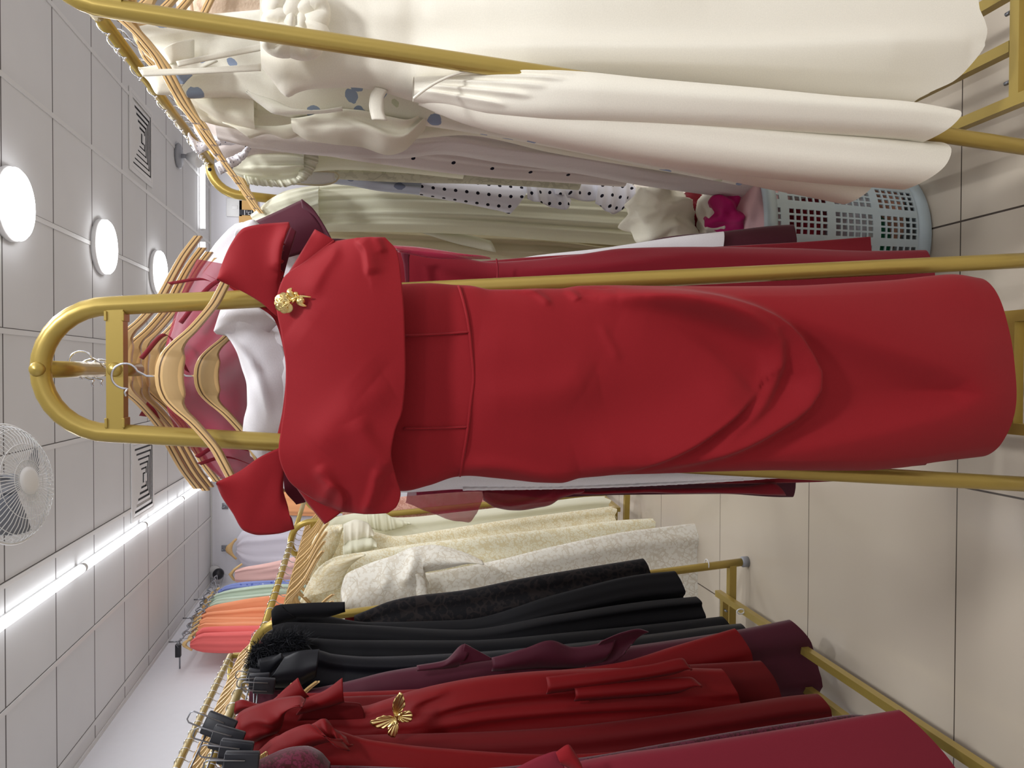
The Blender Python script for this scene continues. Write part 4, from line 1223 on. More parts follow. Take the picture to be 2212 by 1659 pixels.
    t = dress('tulle_dress', 'pale sage-yellow tulle dress with a soft gathered shoulder', TULLE,
              [(556, 470, 500, 0, 10), (580, 436, 505), (620, 412, 505), (680, 402, 500), (800, 396, 500), (1000, 400, 505), (1200, 404, 520), (1340, 410, 530), (1400, 414, 535, 8)], Y, group=G, thick=0.05, n=90, wv=(8, 0.004, 0.014), seed=29)
    shell('gathered_shoulder', PALE, t, [(548, 466, 490, 0, 6), (565, 448, 498), (600, 424, 500), (640, 412, 490), (690, 404, 470)], Y - 0.05, 0.05, 60, 7, (6, 0.004, 0.01), [], 12)
    Y = 2.32
    t = dress('tulle_dress', 'beige tulle dress glimpsed between the sage tulle and the red collar', BEIGE,
              [(640, 460, 560), (720, 470, 570), (860, 482, 580), (1000, 490, 585), (1180, 500, 590), (1300, 520, 590), (1380, 530, 590)], Y, group=G, thick=0.04, n=80, wv=(7, 0.004, 0.014), seed=30)
    ruled('organza_layer', PALE, t, [(690, 472), (740, 478), (820, 476), (900, 488), (960, 496), (1060, 520)], [(690, 520), (740, 490), (830, 486), (900, 500), (960, 520), (1072, 545)], Y - 0.07, None, 40, 6, 0.008, (3, 0.002, 0.006), 4)
    # --- beige knit at the frame edge behind the post
    Y = 1.72
    t = dress('knit_cardigan', 'beige knit cardigan with a grey neck label, high behind the gold post', KNIT,
              [(385, -60, 40, 0, 0), (405, -80, 82), (440, -90, 92), (500, -95, 76), (600, -95, 60)], Y, 'cardigan', G, thick=0.04, wv=(5, 0.004, 0.008), seed=33)
    ruled('neckline', KNIT, t, [(402, -20), (408, 40), (412, 95)], [(414, -20), (420, 40), (424, 92)], Y - 0.055, None, 24, 4, 0.004)
    ruled('neck_label', plain('grey_label', (176, 172, 170), 0.8), t, [(451, 30), (450, 55), (449, 77)], [(468, 30), (468, 55), (466, 78)], Y - 0.068, None, 10, 4)
    cu = bpy.data.curves.new('label_text', 'FONT'); cu.body = 'BAO'; cu.size = 0.017; cu.extrude = 0.0003; cu.align_x = 'LEFT'
    tmp = bpy.data.objects.new('label_text', cu); COL.objects.link(tmp)
    bpy.context.view_layer.update()
    me = bpy.data.meshes.new_from_object(tmp.evaluated_get(bpy.context.evaluated_depsgraph_get()))
    bpy.data.objects.remove(tmp)
    tx = bpy.data.objects.new('label_text', me); COL.objects.link(tx); me.materials.clear(); me.materials.append(BLACKPLASTIC)
    tx.parent = t; tx.location = tuple(P(465, 75, Y - 0.074) - ROOT[t]); tx.rotation_euler = (math.pi / 2, 0, 0)

    # --- hangers all along this rail
    zr = ZT - 0.017 + 0.0115
    ys = [1.335, 1.37, 1.475, 1.53, 1.57, 1.67, 1.79, 1.87, 1.96, 2.03, 2.09, 2.13, 2.17, 2.2, 2.23, 2.26, 2.29, 2.315, 2.34]
    lab = {0: 'wooden hanger of the ivory satin dress, nearest on its rail', 2: 'wooden hanger under the shoulder of the floral brocade dress', 4: 'wooden hanger of the cream cotton dress', 6: 'wooden hanger inside the eyelet lace collar', 18: 'last wooden hanger before the bent end of the rail'}
    for i, y in enumerate(ys):
        hanger((0.61 + rnd.uniform(-.004, .004), y, zr), rnd.uniform(-0.12, 0.12), lab.get(i, 'laminated wooden hanger packed among others on the rail of white and ivory dresses'), 'wooden hangers on the rail of white dresses', WOOD, 0.055 if i % 3 else 0.05, 1.0, 1.0)


ivory_rack()


# ---------------------------------------------------------------- laundry basket and the clothes in it
def laundry():
    bx, by, rb, rt, H = 0.328, 1.80, 0.19, 0.222, 0.45
    t = thing('laundry_basket', 'pale grey-blue plastic laundry basket full of clothes on the floor', 'basket', (bx, by, 0))
    NC, NR = 90, 22
    z0, z1 = 0.045, 0.425
    us, uk = [], []
    for i in range(NC):
        wide = i % 5 == 0
        a0 = i / NC; a1 = (i + 1) / NC
        e = 0.30 if not wide else 0.72
        us += [a0, a0 + (a1 - a0) * e]; uk += [False, not wide]
    zs, zk = [], []
    hh = (z1 - z0) / NR
    for j in range(NR):
        wide = j % 7 == 6
        zs += [z0 + hh * j, z0 + hh * (j + (0.26 if not wide else 0.98))]; zk += [False, not wide]
    zs.append(z1)
    n = len(us)
    vs = []
    def rr(z): return rb + (rt - rb) * z / H
    for z in zs:
        for u in us:
            a = 2 * math.pi * u
            vs.append((bx + rr(z) * math.cos(a), by + rr(z) * math.sin(a), z))
    fs = []
    for j in range(len(zs) - 1):
        for i in range(n):
            if uk[i] and zk[j]: continue
            fs.append((j * n + i, j * n + (i + 1) % n, (j + 1) * n + (i + 1) % n, (j + 1) * n + i))
    o = obj('lattice_wall', vs, fs, BASKET, t, None, False)
    sd = o.modifiers.new('thickness', 'SOLIDIFY'); sd.thickness = 0.003; sd.offset = 1
    b = MB(); b.lathe([(0, 0.002), (rb - 0.004, 0.002), (rb + 0.002, 0.006), (rb + 0.004, 0.047), (rb - 0.001, 0.047), (rb - 0.004, 0.01), (0, 0.01)], (bx, by, 0), n=64)
    b.build('base_band', BASKET, t)
    b = MB(); b.lathe([(rt - 0.006, 0.42), (rt + 0.002, 0.42), (rt + 0.016, 0.438), (rt + 0.018, 0.45), (rt + 0.004, 0.453), (rt - 0.006, 0.45), (rt - 0.006, 0.42)], (bx, by, 0), n=64)
    b.build('rim', BASKET, t)
    inside = [('red', CRIMSON, (0.0, 0.0, 0.30), (0.19, 0.19, 0.1)), ('white', WHITE, (0.02, -0.05, 0.155), (0.15, 0.12, 0.055)), ('peach', SKINTONE, (0.06, -0.06, 0.065), (0.11, 0.11, 0.045)),
              ('green', GREEN, (-0.03, -0.09, 0.11), (0.10, 0.075, 0.05)), ('navy', NAVY, (-0.1, -0.03, 0.12), (0.07, 0.11, 0.07))]
    for i, (nm, mt, d, r) in enumerate(inside):
        o = crumple('folded_cloth', mt, None, np.array([bx, by, 0]) + d, r, 40 + i, 26, 0.1)
        tag(o, {'red': 'red cloth filling the laundry basket behind its upper holes', 'white': 'white cloth inside the laundry basket at mid height', 'peach': 'peach cloth at the bottom of the laundry basket',
                'green': 'green cloth seen through the low holes of the basket', 'navy': 'dark navy cloth seen through the basket holes'}[nm], 'cloth', 'clothes in the laundry basket')
    heap = [(CREAM, (1425, 470), (0.105, 0.1, 0.09), 1.8, 'crumpled cream cloth on top of the heap in the basket', 0.3), (MAGENTA, (1575, 462), (0.062, 0.06, 0.06), 1.70, 'magenta satin cloth on the laundry heap', 0.32),
            (IVORY, (1550, 470), (0.08, 0.08, 0.055), 1.74, 'ivory satin cloth on the laundry heap behind the magenta piece', 0.3), (CRIMSON, (1500, 470), (0.075, 0.07, 0.07), 1.84, 'red cloth between the cream and ivory pieces of the heap', 0.2),
            (BLUSH, (1632, 455), (0.10, 0.10, 0.06), 1.68, 'pale pink satin cloth draped over the basket rim', 0.16), (BEIGE, (1580, 400), (0.14, 0.12, 0.12), 1.84, 'beige cloth at the back of the laundry heap', 0.2)]
    for i, (mt, p, r, Y, s, am) in enumerate(heap):
        o = crumple('crumpled_cloth', mt, None, P(*p, Y), r, 60 + i, 44, am)
        tag(o, s, 'cloth', 'clothes in the laundry basket')


laundry()


# ---------------------------------------------------------------- red, black and cream rows by the left wall
def red_row():
    G = 'dresses on the rack of red dresses'
    D = lambda nm, lab, mt, rows, Y, **k: dress(nm, lab, mt, rows, Y, group=G, **k)
    t = D('rose_red_dress', 'rose-red crepe dress nearest the camera, its wavy hem over the floor bars', ROSE,
          [(900, 1720, 2050), (1080, 1690, 2050), (1200, 1668, 2060), (1250, 1650, 2060), (1500, 1609, 2080), (1700, 1577, 2090), (1880, 1546, 2100), (1945, 1535, 2105, 122)], 1.37, thick=0.05, n=80, wv=(3, 0.004, 0.014), seed=51)
    ruled('peplum', ROSE, t, [(1110, 1661), (1170, 1632), (1203, 1622), (1212, 1640)], [(1130, 1690), (1190, 1680), (1220, 1676), (1225, 1674)], 1.31, None, 24, 8, 0.008)
    ruled('peplum', RED, t, [(1200, 1625), (1228, 1608), (1240, 1622), (1256, 1650)], [(1210, 1650), (1230, 1660), (1245, 1664), (1256, 1668)], 1.30, None, 24, 8, 0.012)
    t = D('lace_dress', 'burgundy lace dress with a lace sleeve, behind the rose-red one', LACEBURG,
          [(560, 1660, 1900), (700, 1655, 1950), (1000, 1664, 1990), (1250, 1640, 2000), (1450, 1606, 2020), (1600, 1580, 2030), (1760, 1556, 2030), (1850, 1545, 2030), (1868, 1546, 2030, 16)], 1.47, thick=0.04, n=60, wv=(3, 0.003, 0.01), seed=52)
    shell('lace_sleeve', LACEBURG, t, [(540, 1655, 1700), (580, 1638, 1720), (630, 1621, 1740), (660, 1618, 1760), (690, 1630, 1780), (712, 1655, 1800)], 1.40, 0.04, 40, 8, (3, 0.003, 0.006), [], 4)
    t = D('red_dress', 'red satin dress with a gold chain at its neckline, partly behind the lace sleeve', RED2,
          [(540, 1640, 1850), (600, 1590, 1860), (700, 1575, 1860), (800, 1600, 1870), (950, 1618, 1880), (1200, 1632, 1900), (1400, 1620, 1900), (1640, 1573, 1900, 22)], 1.545, thick=0.04, n=70, wv=(4, 0.005, 0.014), seed=53)
    ruled('neckline_fold', RED2, t, [(520, 1659), (560, 1620), (620, 1580), (670, 1563), (682, 1570)], [(560, 1690), (600, 1655), (660, 1620), (735, 1600), (757, 1618)], 1.49, None, 40, 10, 0.02, (2, 0.002, 0.006), 3)
    ruled('frill', RED2, t, [(672, 1564), (700, 1552), (720, 1570), (748, 1592)], [(690, 1600), (720, 1600), (745, 1612), (764, 1610)], 1.51, None, 30, 8, 0.014, (3, 0.003, 0.006), 5)
    chain = resample([(528, 1659, 1.46), (548, 1646, 1.46), (575, 1628, 1.46)], 12)
    for p in chain[::1]:
        b = MB(); cc = P(p[0], p[1], p[2])
        b.tube([cc + [0.0045 * math.cos(a), -0.002, 0.003 * math.sin(a)] for a in np.linspace(0, 2 * math.pi, 10)[:-1]], 0.0011, 5, closed=True); b.build('chain_link', GOLDTRIM, t)
    D('red_dress', 'dark red dress with a long straight hem just above the floor bars', RED3,
      [(600, 1600, 1850), (800, 1590, 1850), (1000, 1586, 1850), (1200, 1575, 1850), (1400, 1552, 1850), (1600, 1522, 1850), (1740, 1502, 1850), (1768, 1500, 1850, 34)], 1.62, thick=0.045, n=70, wv=(4, 0.004, 0.016), seed=54)
    # the dress with the butterfly clip
    t = D('satin_evening_dress', 'red satin dress with cowl sleeves and a gold butterfly clip at the waist', RED2,
          [(520, 1530, 1760), (600, 1520, 1740), (700, 1525, 1720), (780, 1528, 1720), (830, 1515, 1720), (880, 1498, 1725), (960, 1478, 1730), (1060, 1461, 1740), (1204, 1449, 1745), (1330, 1445, 1750), (1450, 1444, 1750), (1560, 1446, 1750, 34)], 1.71, thick=0.05, n=110, wv=(5, 0.004, 0.016), seed=55,
          px_step=9, folds=[([(885, 1545), (1000, 1500), (1200, 1478), (1500, 1470)], 0.014, 9, 16), ([(890, 1555), (1050, 1530), (1300, 1510), (1540, 1500)], 0.015, 9, 16), ([(885, 1565), (960, 1590), (1100, 1600)], 0.012, 8, 12), ([(875, 1530), (900, 1505), (960, 1480)], 0.01, 8, 10), ([(885, 1575), (930, 1610), (990, 1630)], 0.01, 8, 10)])
    ruled('cowl_sleeve', RED2, t, [(492, 1590), (500, 1568), (516, 1540), (560, 1520), (610, 1507), (648, 1502), (660, 1510)], [(502, 1622), (560, 1600), (602, 1582), (612, 1560), (615, 1545), (630, 1527), (655, 1514)], 1.63, 1.61, 50, 16, 0.03, (2, 0.002, 0.006), 3,
          folds=[([(510, 1560), (560, 1540), (600, 1545)], 0.01, 10, 10), ([(540, 1580), (590, 1570)], 0.008, 8, 8)])
    ruled('sleeve_fold', RED2, t, [(508, 1516), (522, 1511), (560, 1520), (587, 1512), (615, 1488), (643, 1464)], [(508, 1545), (540, 1530), (600, 1520), (640, 1520), (660, 1512), (668, 1505)], 1.67, None, 30, 10, 0.012)
    ruled('sleeve_fold', RED2, t, [(660, 1508), (700, 1492), (739, 1464)], [(640, 1545), (700, 1530), (744, 1517)], 1.66, None, 30, 10, 0.012)
    ruled('sleeve_fold', RED3, t, [(668, 1512), (744, 1517), (776, 1520), (786, 1536)], [(640, 1560), (700, 1560), (760, 1560), (790, 1560)], 1.685, None, 24, 6, 0.0)
    ruled('waist_frill', RED2, t, [(500, 1640), (540, 1610), (600, 1585), (606, 1590)], [(520, 1690), (560, 1640), (600, 1612), (612, 1606)], 1.6, None, 24, 8, 0.012)
    ruled('skirt_fold', RED2, t, [(1180, 1462), (1300, 1448), (1400, 1436), (1474, 1421), (1488, 1440)], [(1180, 1500), (1300, 1482), (1400, 1466), (1462, 1455), (1490, 1443)], 1.655, None, 40, 10, 0.016)
    ruled('skirt_fold', RED2, t, [(1240, 1480), (1380, 1470), (1490, 1462), (1512, 1476)], [(1240, 1515), (1380, 1505), (1460, 1498), (1510, 1478)], 1.65, None, 40, 10, 0.016)
    D('red_dress', 'red dress whose hem ends between the butterfly dress and the burgundy hem', RED3,
      [(600, 1510, 1700), (900, 1500, 1700), (1200, 1455, 1680), (1500, 1436, 1680), (1644, 1428, 1680, 32)], 1.81, thick=0.04, n=60, wv=(4, 0.004, 0.014), seed=56)
    D('red_dress', 'red satin dress beside the black dresses, with a rounded hem', RED2,
      [(600, 1500, 1680), (900, 1490, 1680), (1150, 1455, 1650), (1330, 1434, 1640), (1460, 1396, 1630), (1588, 1358, 1620, 34)], 1.9, thick=0.04, n=60, wv=(3, 0.004, 0.012), seed=57)
    t = D('burgundy_dress', 'dark burgundy dress with a frilled edge, between the reds and the blacks', MAROON,
          [(540, 1490, 1650), (640, 1492, 1640), (740, 1476, 1630), (840, 1452, 1620), (950, 1436, 1620), (1100, 1420, 1610), (1300, 1405, 1600), (1460, 1384, 1590), (1600, 1362, 1580), (1708, 1340, 1575, 44)], 2.0, thick=0.045, n=70, wv=(3, 0.004, 0.014), seed=58)
    ruled('frill', MAROON, t, [(900, 1437), (960, 1426), (1004, 1391), (1018, 1396)], [(900, 1450), (950, 1446), (990, 1440), (994, 1436)], 1.95, None, 24, 8, 0.014)
    ruled('frill', MAROON, t, [(1004, 1391), (1040, 1410), (1062, 1422)], [(992, 1438), (1020, 1432), (1062, 1426)], 1.94, None, 24, 8, 0.0)
    ruled('frill', MAROON, t, [(1062, 1420), (1135, 1400), (1190, 1383), (1240, 1398), (1330, 1380)], [(1062, 1450), (1140, 1446), (1200, 1445), (1260, 1444), (1300, 1430)], 1.94, None, 40, 10, 0.014, (2, 0.002, 0.006), 3)
    ruled('frill', MAROON, t, [(1300, 1386), (1350, 1366), (1380, 1360), (1401, 1366)], [(1262, 1445), (1310, 1440), (1340, 1420), (1360, 1398)], 1.93, None, 30, 10, -0.012)
    # hangers on this rail
    zr = 1.685 - 0.017 + 0.0115
    lab = ['wooden hanger of the rose-red dress, nearest on the rail of reds', 'wooden hanger of the burgundy lace dress', 'wooden hanger of the red dress with the gold chain', 'wooden hanger of the dark red straight-hemmed dress',
           'pale wooden hanger beside the cowl sleeves of the butterfly dress', 'wooden hanger of the red dress with the short hem', 'wooden hanger of the red dress beside the blacks', 'wooden hanger of the frilled burgundy dress']
    for i, y in enumerate((1.37, 1.47, 1.55, 1.63, 1.79, 1.84, 1.905, 2.0)):
        hanger((-0.90 + 0.012 * (y - 1.25), y, zr), rnd.uniform(-.08, .08), lab[i], 'wooden hangers on the rail of red dresses', WOOD2 if i == 4 else WOOD, 0.07 if i == 4 else 0.11, 0.9, 0.9 if i == 4 else 0.5)


red_row()


def butterfly():
    Y = 1.60
    q = lambda zx, zy: (380 + zx / 3.95, 1239 + zy / 3.95)
    t = thing('butterfly_clip', 'gold butterfly clip with ribbed wings on the red satin dress', 'brooch', tuple(P(868, 1545, Y)))
    wings = [[(1870, 1195), (1845, 1130), (1850, 1085), (1880, 1030), (1915, 995), (1945, 1040), (1955, 1100), (1930, 1150), (1895, 1200)],
             [(1895, 1205), (1930, 1165), (1985, 1150), (2012, 1172), (2018, 1215), (1985, 1248), (1930, 1250), (1900, 1235)],
             [(1875, 1225), (1830, 1198), (1770, 1195), (1710, 1220), (1655, 1252), (1685, 1285), (1740, 1305), (1810, 1295), (1880, 1250)],
             [(1880, 1250), (1830, 1280), (1805, 1310), (1805, 1345), (1835, 1375), (1860, 1380), (1885, 1345), (1897, 1300), (1895, 1255)]]
    for w_ in wings:
        pts = resample([w_[-1]] + w_ + [w_[0]], 48)
        root = np.array(w_[0]); tip = max(w_, key=lambda p: np.hypot(*(np.array(p) - root)))
        vs, fs = [], []
        m_ = 10
        for i, p in enumerate(pts):
            for j in range(m_):
                f_ = j / (m_ - 1)
                pp = root * (1 - f_) + p * f_
                o = P(*q(*pp), Y)
                rib = 0.0012 * math.sin(i * 1.35) * f_
                o = o + [0, -0.003 - 0.012 * f_ * (1 - 0.4 * f_) - rib, 0]
                vs.append(o)
        for i in range(len(pts) - 1):
            for j in range(m_ - 1):
                fs.append((i * m_ + j, i * m_ + j + 1, (i + 1) * m_ + j + 1, (i + 1) * m_ + j))
        o = obj('wing', vs, fs, GOLDTRIM, t, None, True)
        sd = o.modifiers.new('thickness', 'SOLIDIFY'); sd.thickness = 0.0012
    b = MB(); l = resample([tuple(P(*q(zx, zy), Y) + [0, -0.006, 0]) for zx, zy in ((1862, 1165), (1880, 1215), (1900, 1250), (1912, 1262))], 10)
    b.tube(l, [.001, .0022, .003, .0034, .0032, .003, .0026, .002, .0015, .0008], 8); b.build('body', GOLDTRIM, t)


butterfly()


def black_row():
    G = 'black dresses by the left wall'
    D = lambda nm, lab, mt, rows, Y, **k: dress(nm, lab, mt, rows, Y, group=G, **k)
    t = D('satin_dress', 'black satin dress with a folded bodice, next to the burgundy frills', BLACKSATIN,
          [(558, 1424, 1560), (600, 1414, 1560), (680, 1404, 1560), (720, 1414, 1560), (800, 1420, 1560), (1000, 1412, 1560), (1200, 1395, 1560), (1400, 1372, 1540), (1560, 1352, 1520), (1602, 1348, 1510, 12)], 2.1, thick=0.04, n=70, wv=(3, 0.004, 0.014), seed=61)
    ruled('folded_bodice', BLACKSATIN, t, [(561, 1424), (590, 1420), (608, 1410), (612, 1420)], [(563, 1484), (575, 1470), (598, 1440), (614, 1424)], 2.03, None, 24, 8, 0.006)
    ruled('folded_bodice', BLACKSATIN, t, [(614, 1420), (650, 1406), (690, 1402)], [(562, 1486), (630, 1486), (684, 1462)], 2.02, None, 30, 12, 0.03)
    t = D('fur_trim_dress', 'black dress with a fluffy fur collar beside the hooks of the rail', BLACK,
          [(545, 1395, 1520), (640, 1378, 1500), (760, 1384, 1500), (1000, 1385, 1500), (1250, 1366, 1490), (1450, 1346, 1480), (1562, 1333, 1470, 16)], 2.19, thick=0.04, n=60, wv=(3, 0.004, 0.014), seed=62)
    # fur collar
    vs, fs = [], []
    g = np.random.RandomState(3)
    path = resample([(548, 1452), (542, 1425), (552, 1402), (575, 1388), (610, 1381), (645, 1378)], 60)
    for i in range(5200):
        p = path[g.randint(60)]
        c0 = P(p[0] + g.randn() * 7 + 8, p[1] + g.randn() * 6 + 4, 2.15) + [0, g.randn() * 0.012, 0]
        d = np.array([g.randn() * .7 + 0.25, -0.7 + g.randn() * .5, g.randn() * .7 + 0.1]); d /= np.linalg.norm(d)
        L = 0.02 + 0.018 * g.rand()
        s_ = np.cross(d, g.randn(3)); s_ *= 0.0007 / np.linalg.norm(s_)
        k_ = len(vs)
        mid = c0 + d * L * .6 - [0, 0, 0.003]
        vs += [c0 + s_, c0 - s_, mid + s_ * .7, mid - s_ * .7, c0 + d * L - [0, 0, 0.008]]
        fs += [(k_, k_ + 1, k_ + 3, k_ + 2), (k_ + 2, k_ + 3, k_ + 4)]
    o = obj('fur_collar', vs, fs, FUR, t, None, True); o['kind'] = 'stuff'
    cord('fur_roll', FUR, t, [(558, 1456), (552, 1428), (562, 1408), (582, 1396), (612, 1390), (648, 1386)], 2.16, 0.016, 10)
    D('black_dress', 'black crepe dress with a long narrow hem near the lace dress', BLACK,
      [(590, 1352, 1480), (620, 1345, 1480), (760, 1350, 1470), (1000, 1362, 1470), (1200, 1330, 1460), (1400, 1300, 1440), (1502, 1290, 1420, 12, -4)], 2.28, thick=0.04, n=60, wv=(4, 0.004, 0.016), seed=63)
    t = D('black_dress', 'black dress with a stiff square shoulder flap beside the cream lace', BLACK,
          [(606, 1330, 1450), (640, 1322, 1450), (800, 1345, 1450), (1000, 1340, 1440), (1200, 1285, 1420), (1380, 1242, 1400), (1452, 1234, 1390, 16, -6)], 2.37, thick=0.04, n=60, wv=(4, 0.004, 0.016), seed=64)
    ruled('shoulder_flap', BLACK, t, [(604, 1306), (650, 1303), (700, 1301), (745, 1300)], [(588, 1345), (640, 1336), (700, 1334), (746, 1322)], 2.32, None, 30, 8, 0.012)
    ruled('shoulder_flap', BLACK, t, [(586, 1320), (596, 1308), (606, 1306)], [(590, 1362), (600, 1350), (640, 1336)], 2.31, None, 20, 8, 0.01)
    t = D('lace_dress', 'black lace dress with a see-through lace shoulder, in front of the cream lace', BLACKLACE,
          [(765, 1330, 1430), (800, 1316, 1430), (840, 1300, 1430), (890, 1289, 1430), (1000, 1276, 1430), (1120, 1252, 1420), (1260, 1228, 1400), (1396, 1207, 1370, 12, 6)], 2.45, thick=0.04, n=60, wv=(3, 0.004, 0.012), seed=65)
    tag(D('sequin_dress', 'sliver of a red sequinned dress under the black shoulder flap', CRIMSON, [(745, 1322, 1400), (775, 1320, 1400), (800, 1326, 1400)], 2.53, thick=0.02, n=24, seed=66))
    zr = 1.675 - 0.017 + 0.0115
    for i, y in enumerate((2.62, 2.68)):
        hanger((-0.875 + 0.086 * (y - 2.56), y, zr), 0.0, ('wooden hanger of the black lace dress', 'wooden hanger of the red sequinned dress')[i], 'wooden hangers on the rail of black and cream dresses', WOOD, 0.11, 0.9, 0.5)
    zr = 1.685 - 0.017 + 0.0115
    for i, y in enumerate((2.1, 2.19, 2.28, 2.37)):
        hanger((-0.89, y, zr), rnd.uniform(-.06, .06), ('wooden hanger of the black satin dress', 'wooden hanger of the fur-collared black dress', 'wooden hanger of the narrow-hemmed black dress', 'wooden hanger of the black dress with the flap')[i], 'wooden hangers on the rail of red dresses', WOOD, 0.11, 0.9, 0.5)


black_row()


def cream_row():
    G = 'cream dresses by the left wall'
    D = lambda nm, lab, mt, rows, Y, **k: dress(nm, lab, mt, rows, Y, group=G, **k)
    t = D('lace_dress', 'ivory flower-lace dress with the longest hem, its cape sleeve in front of the creams', LACE1,
          [(736, 1275, 1390), (800, 1240, 1390), (900, 1240, 1390), (1000, 1225, 1390), (1080, 1209, 1390), (1194, 1181, 1390), (1358, 1148, 1385), (1470, 1134, 1380), (1531, 1127, 1370, 20, -4)], 2.95, thick=0.045, n=80, wv=(3, 0.004, 0.016), seed=71, ragged=3)
    ruled('cape_sleeve', LACE1, t, [(736, 1272), (746, 1243), (788, 1221), (849, 1199), (898, 1180), (935, 1177), (1000, 1192), (1042, 1210)], [(748, 1330), (790, 1330), (850, 1310), (922, 1288), (926, 1265), (908, 1245), (960, 1228), (1040, 1213)], 2.86, 2.84, 70, 24, 0.05, (3, 0.003, 0.01), 6, 0.003,
          [([(895, 1182), (885, 1215), (868, 1250)], 0.03, 8, 16), ([(830, 1215), (835, 1240), (822, 1265)], 0.012, 10, 10)])
    ruled('cuff', LACE1, t, [(905, 1238), (920, 1255), (926, 1285)], [(890, 1240), (896, 1262), (900, 1290)], 2.8, None, 20, 6, 0.01)
    t = D('lace_blouse_dress', 'cream corded-lace dress, second from the black dresses', LACE2,
          [(647, 1300, 1390), (672, 1246, 1390), (701, 1215, 1390), (731, 1201, 1390), (788, 1192, 1390), (860, 1180, 1380), (1000, 1163, 1370), (1200, 1141, 1360), (1338, 1124, 1350), (1408, 1120, 1340, 8)], 3.15, thick=0.04, n=70, wv=(3, 0.004, 0.014), seed=72, ragged=3)
    ruled('lace_yoke', LACE3, t, [(655, 1290), (675, 1250), (702, 1222), (735, 1206), (788, 1196)], [(735, 1270), (745, 1244), (755, 1225), (772, 1210), (790, 1198)], 3.08, None, 40, 10, 0.02)
    t = D('lace_dress', 'pale cream dress with a ruffled lace blouse top and scalloped lace hem', LACE3,
          [(664, 1200, 1330), (672, 1185, 1330), (690, 1165, 1330), (740, 1150, 1330), (800, 1148, 1320), (850, 1158, 1320), (950, 1145, 1310), (1100, 1122, 1300), (1240, 1104, 1290), (1324, 1093, 1280, 12)], 3.34, thick=0.04, n=70, wv=(4, 0.004, 0.016), seed=73, ragged=5)
    for i, (a, b_) in enumerate((([(668, 1190), (680, 1160), (710, 1136), (740, 1132)], [(700, 1240), (720, 1200), (735, 1165), (742, 1140)]), ([(742, 1132), (770, 1122), (795, 1130), (808, 1150)], [(745, 1190), (765, 1180), (790, 1170), (806, 1158)]),
                                 ([(740, 1180), (760, 1165), (800, 1160), (815, 1172)], [(745, 1215), (765, 1200), (795, 1190), (814, 1182)]))):
        ruled('ruffle', (LACE3, CREAM, PALE)[i], t, a, b_, 3.27 - 0.02 * i, None, 40, 10, 0.03, (4, 0.004, 0.01), 20 + i)
    t = D('cream_dress', 'plain pale cream dress behind the ruffled lace one', PALE,
          [(690, 1130, 1290), (720, 1118, 1290), (780, 1108, 1290), (860, 1118, 1280), (1000, 1105, 1270), (1150, 1088, 1260), (1300, 1072, 1250), (1306, 1072, 1250, 4)], 3.5, thick=0.04, n=60, wv=(5, 0.004, 0.016), seed=74, ragged=4)
    ruled('fringe_sleeve', PALE, t, [(790, 1110), (820, 1105), (850, 1118), (885, 1128)], [(795, 1140), (830, 1148), (860, 1142), (888, 1132)], 3.44, None, 50, 8, 0.01, (10, 0.003, 0.006), 5)
    D('lace_dress', 'dusty pink lace dress showing beside the red collar', LACEPINK,
      [(740, 1085, 1240), (800, 1080, 1240), (900, 1070, 1230), (1020, 1062, 1220), (1150, 1060, 1200), (1260, 1058, 1190, 6)], 3.66, thick=0.04, n=50, wv=(3, 0.003, 0.01), seed=75)
    D('navy_dress', 'dark navy hem hanging below the reds, beyond the cream dresses', NAVY,
      [(900, 1000, 1076), (1200, 1010, 1076), (1360, 1020, 1079), (1418, 1022, 1083, 6)], 4.15, thick=0.035, n=40, wv=(2, 0.003, 0.008), seed=76)
    zr = 1.675 - 0.017 + 0.0115
    for i in range(14):
        y = 2.8 + 0.076 * i
        hanger((-0.875 + 0.086 * (y - 2.56), y, zr), rnd.uniform(-.25, .25), {0: 'wooden hanger of the ivory flower-lace dress'}.get(i, 'wooden hanger packed beside the cream lace dresses'), 'wooden hangers on the rail of black and cream dresses')
    # white cable tie round the rack leg
    c = P(1527, 1219, 2.5)
    b = MB(); b.tube([c + [0.017 * math.cos(a), 0.017 * math.sin(a), 0] for a in np.linspace(0, 2 * math.pi, 20)[:-1]], 0.002, 6, closed=True)
    tag(b.build('cable_tie', WHITEPLASTIC), 'white cable tie around the rack leg in front of the lace hem', 'cable tie')
    c = P(1600, 1321, 2.3)
    b = MB(); b.tube([c + [0.008 * math.cos(a), 0, 0.013 * math.sin(a)] for a in np.linspace(0, 2 * math.pi, 20)[:-1]], 0.0025, 6, closed=True)
    tag(b.build('plastic_ring', WHITEPLASTIC), 'white plastic ring beside the low shelf bar', 'ring')


cream_row()


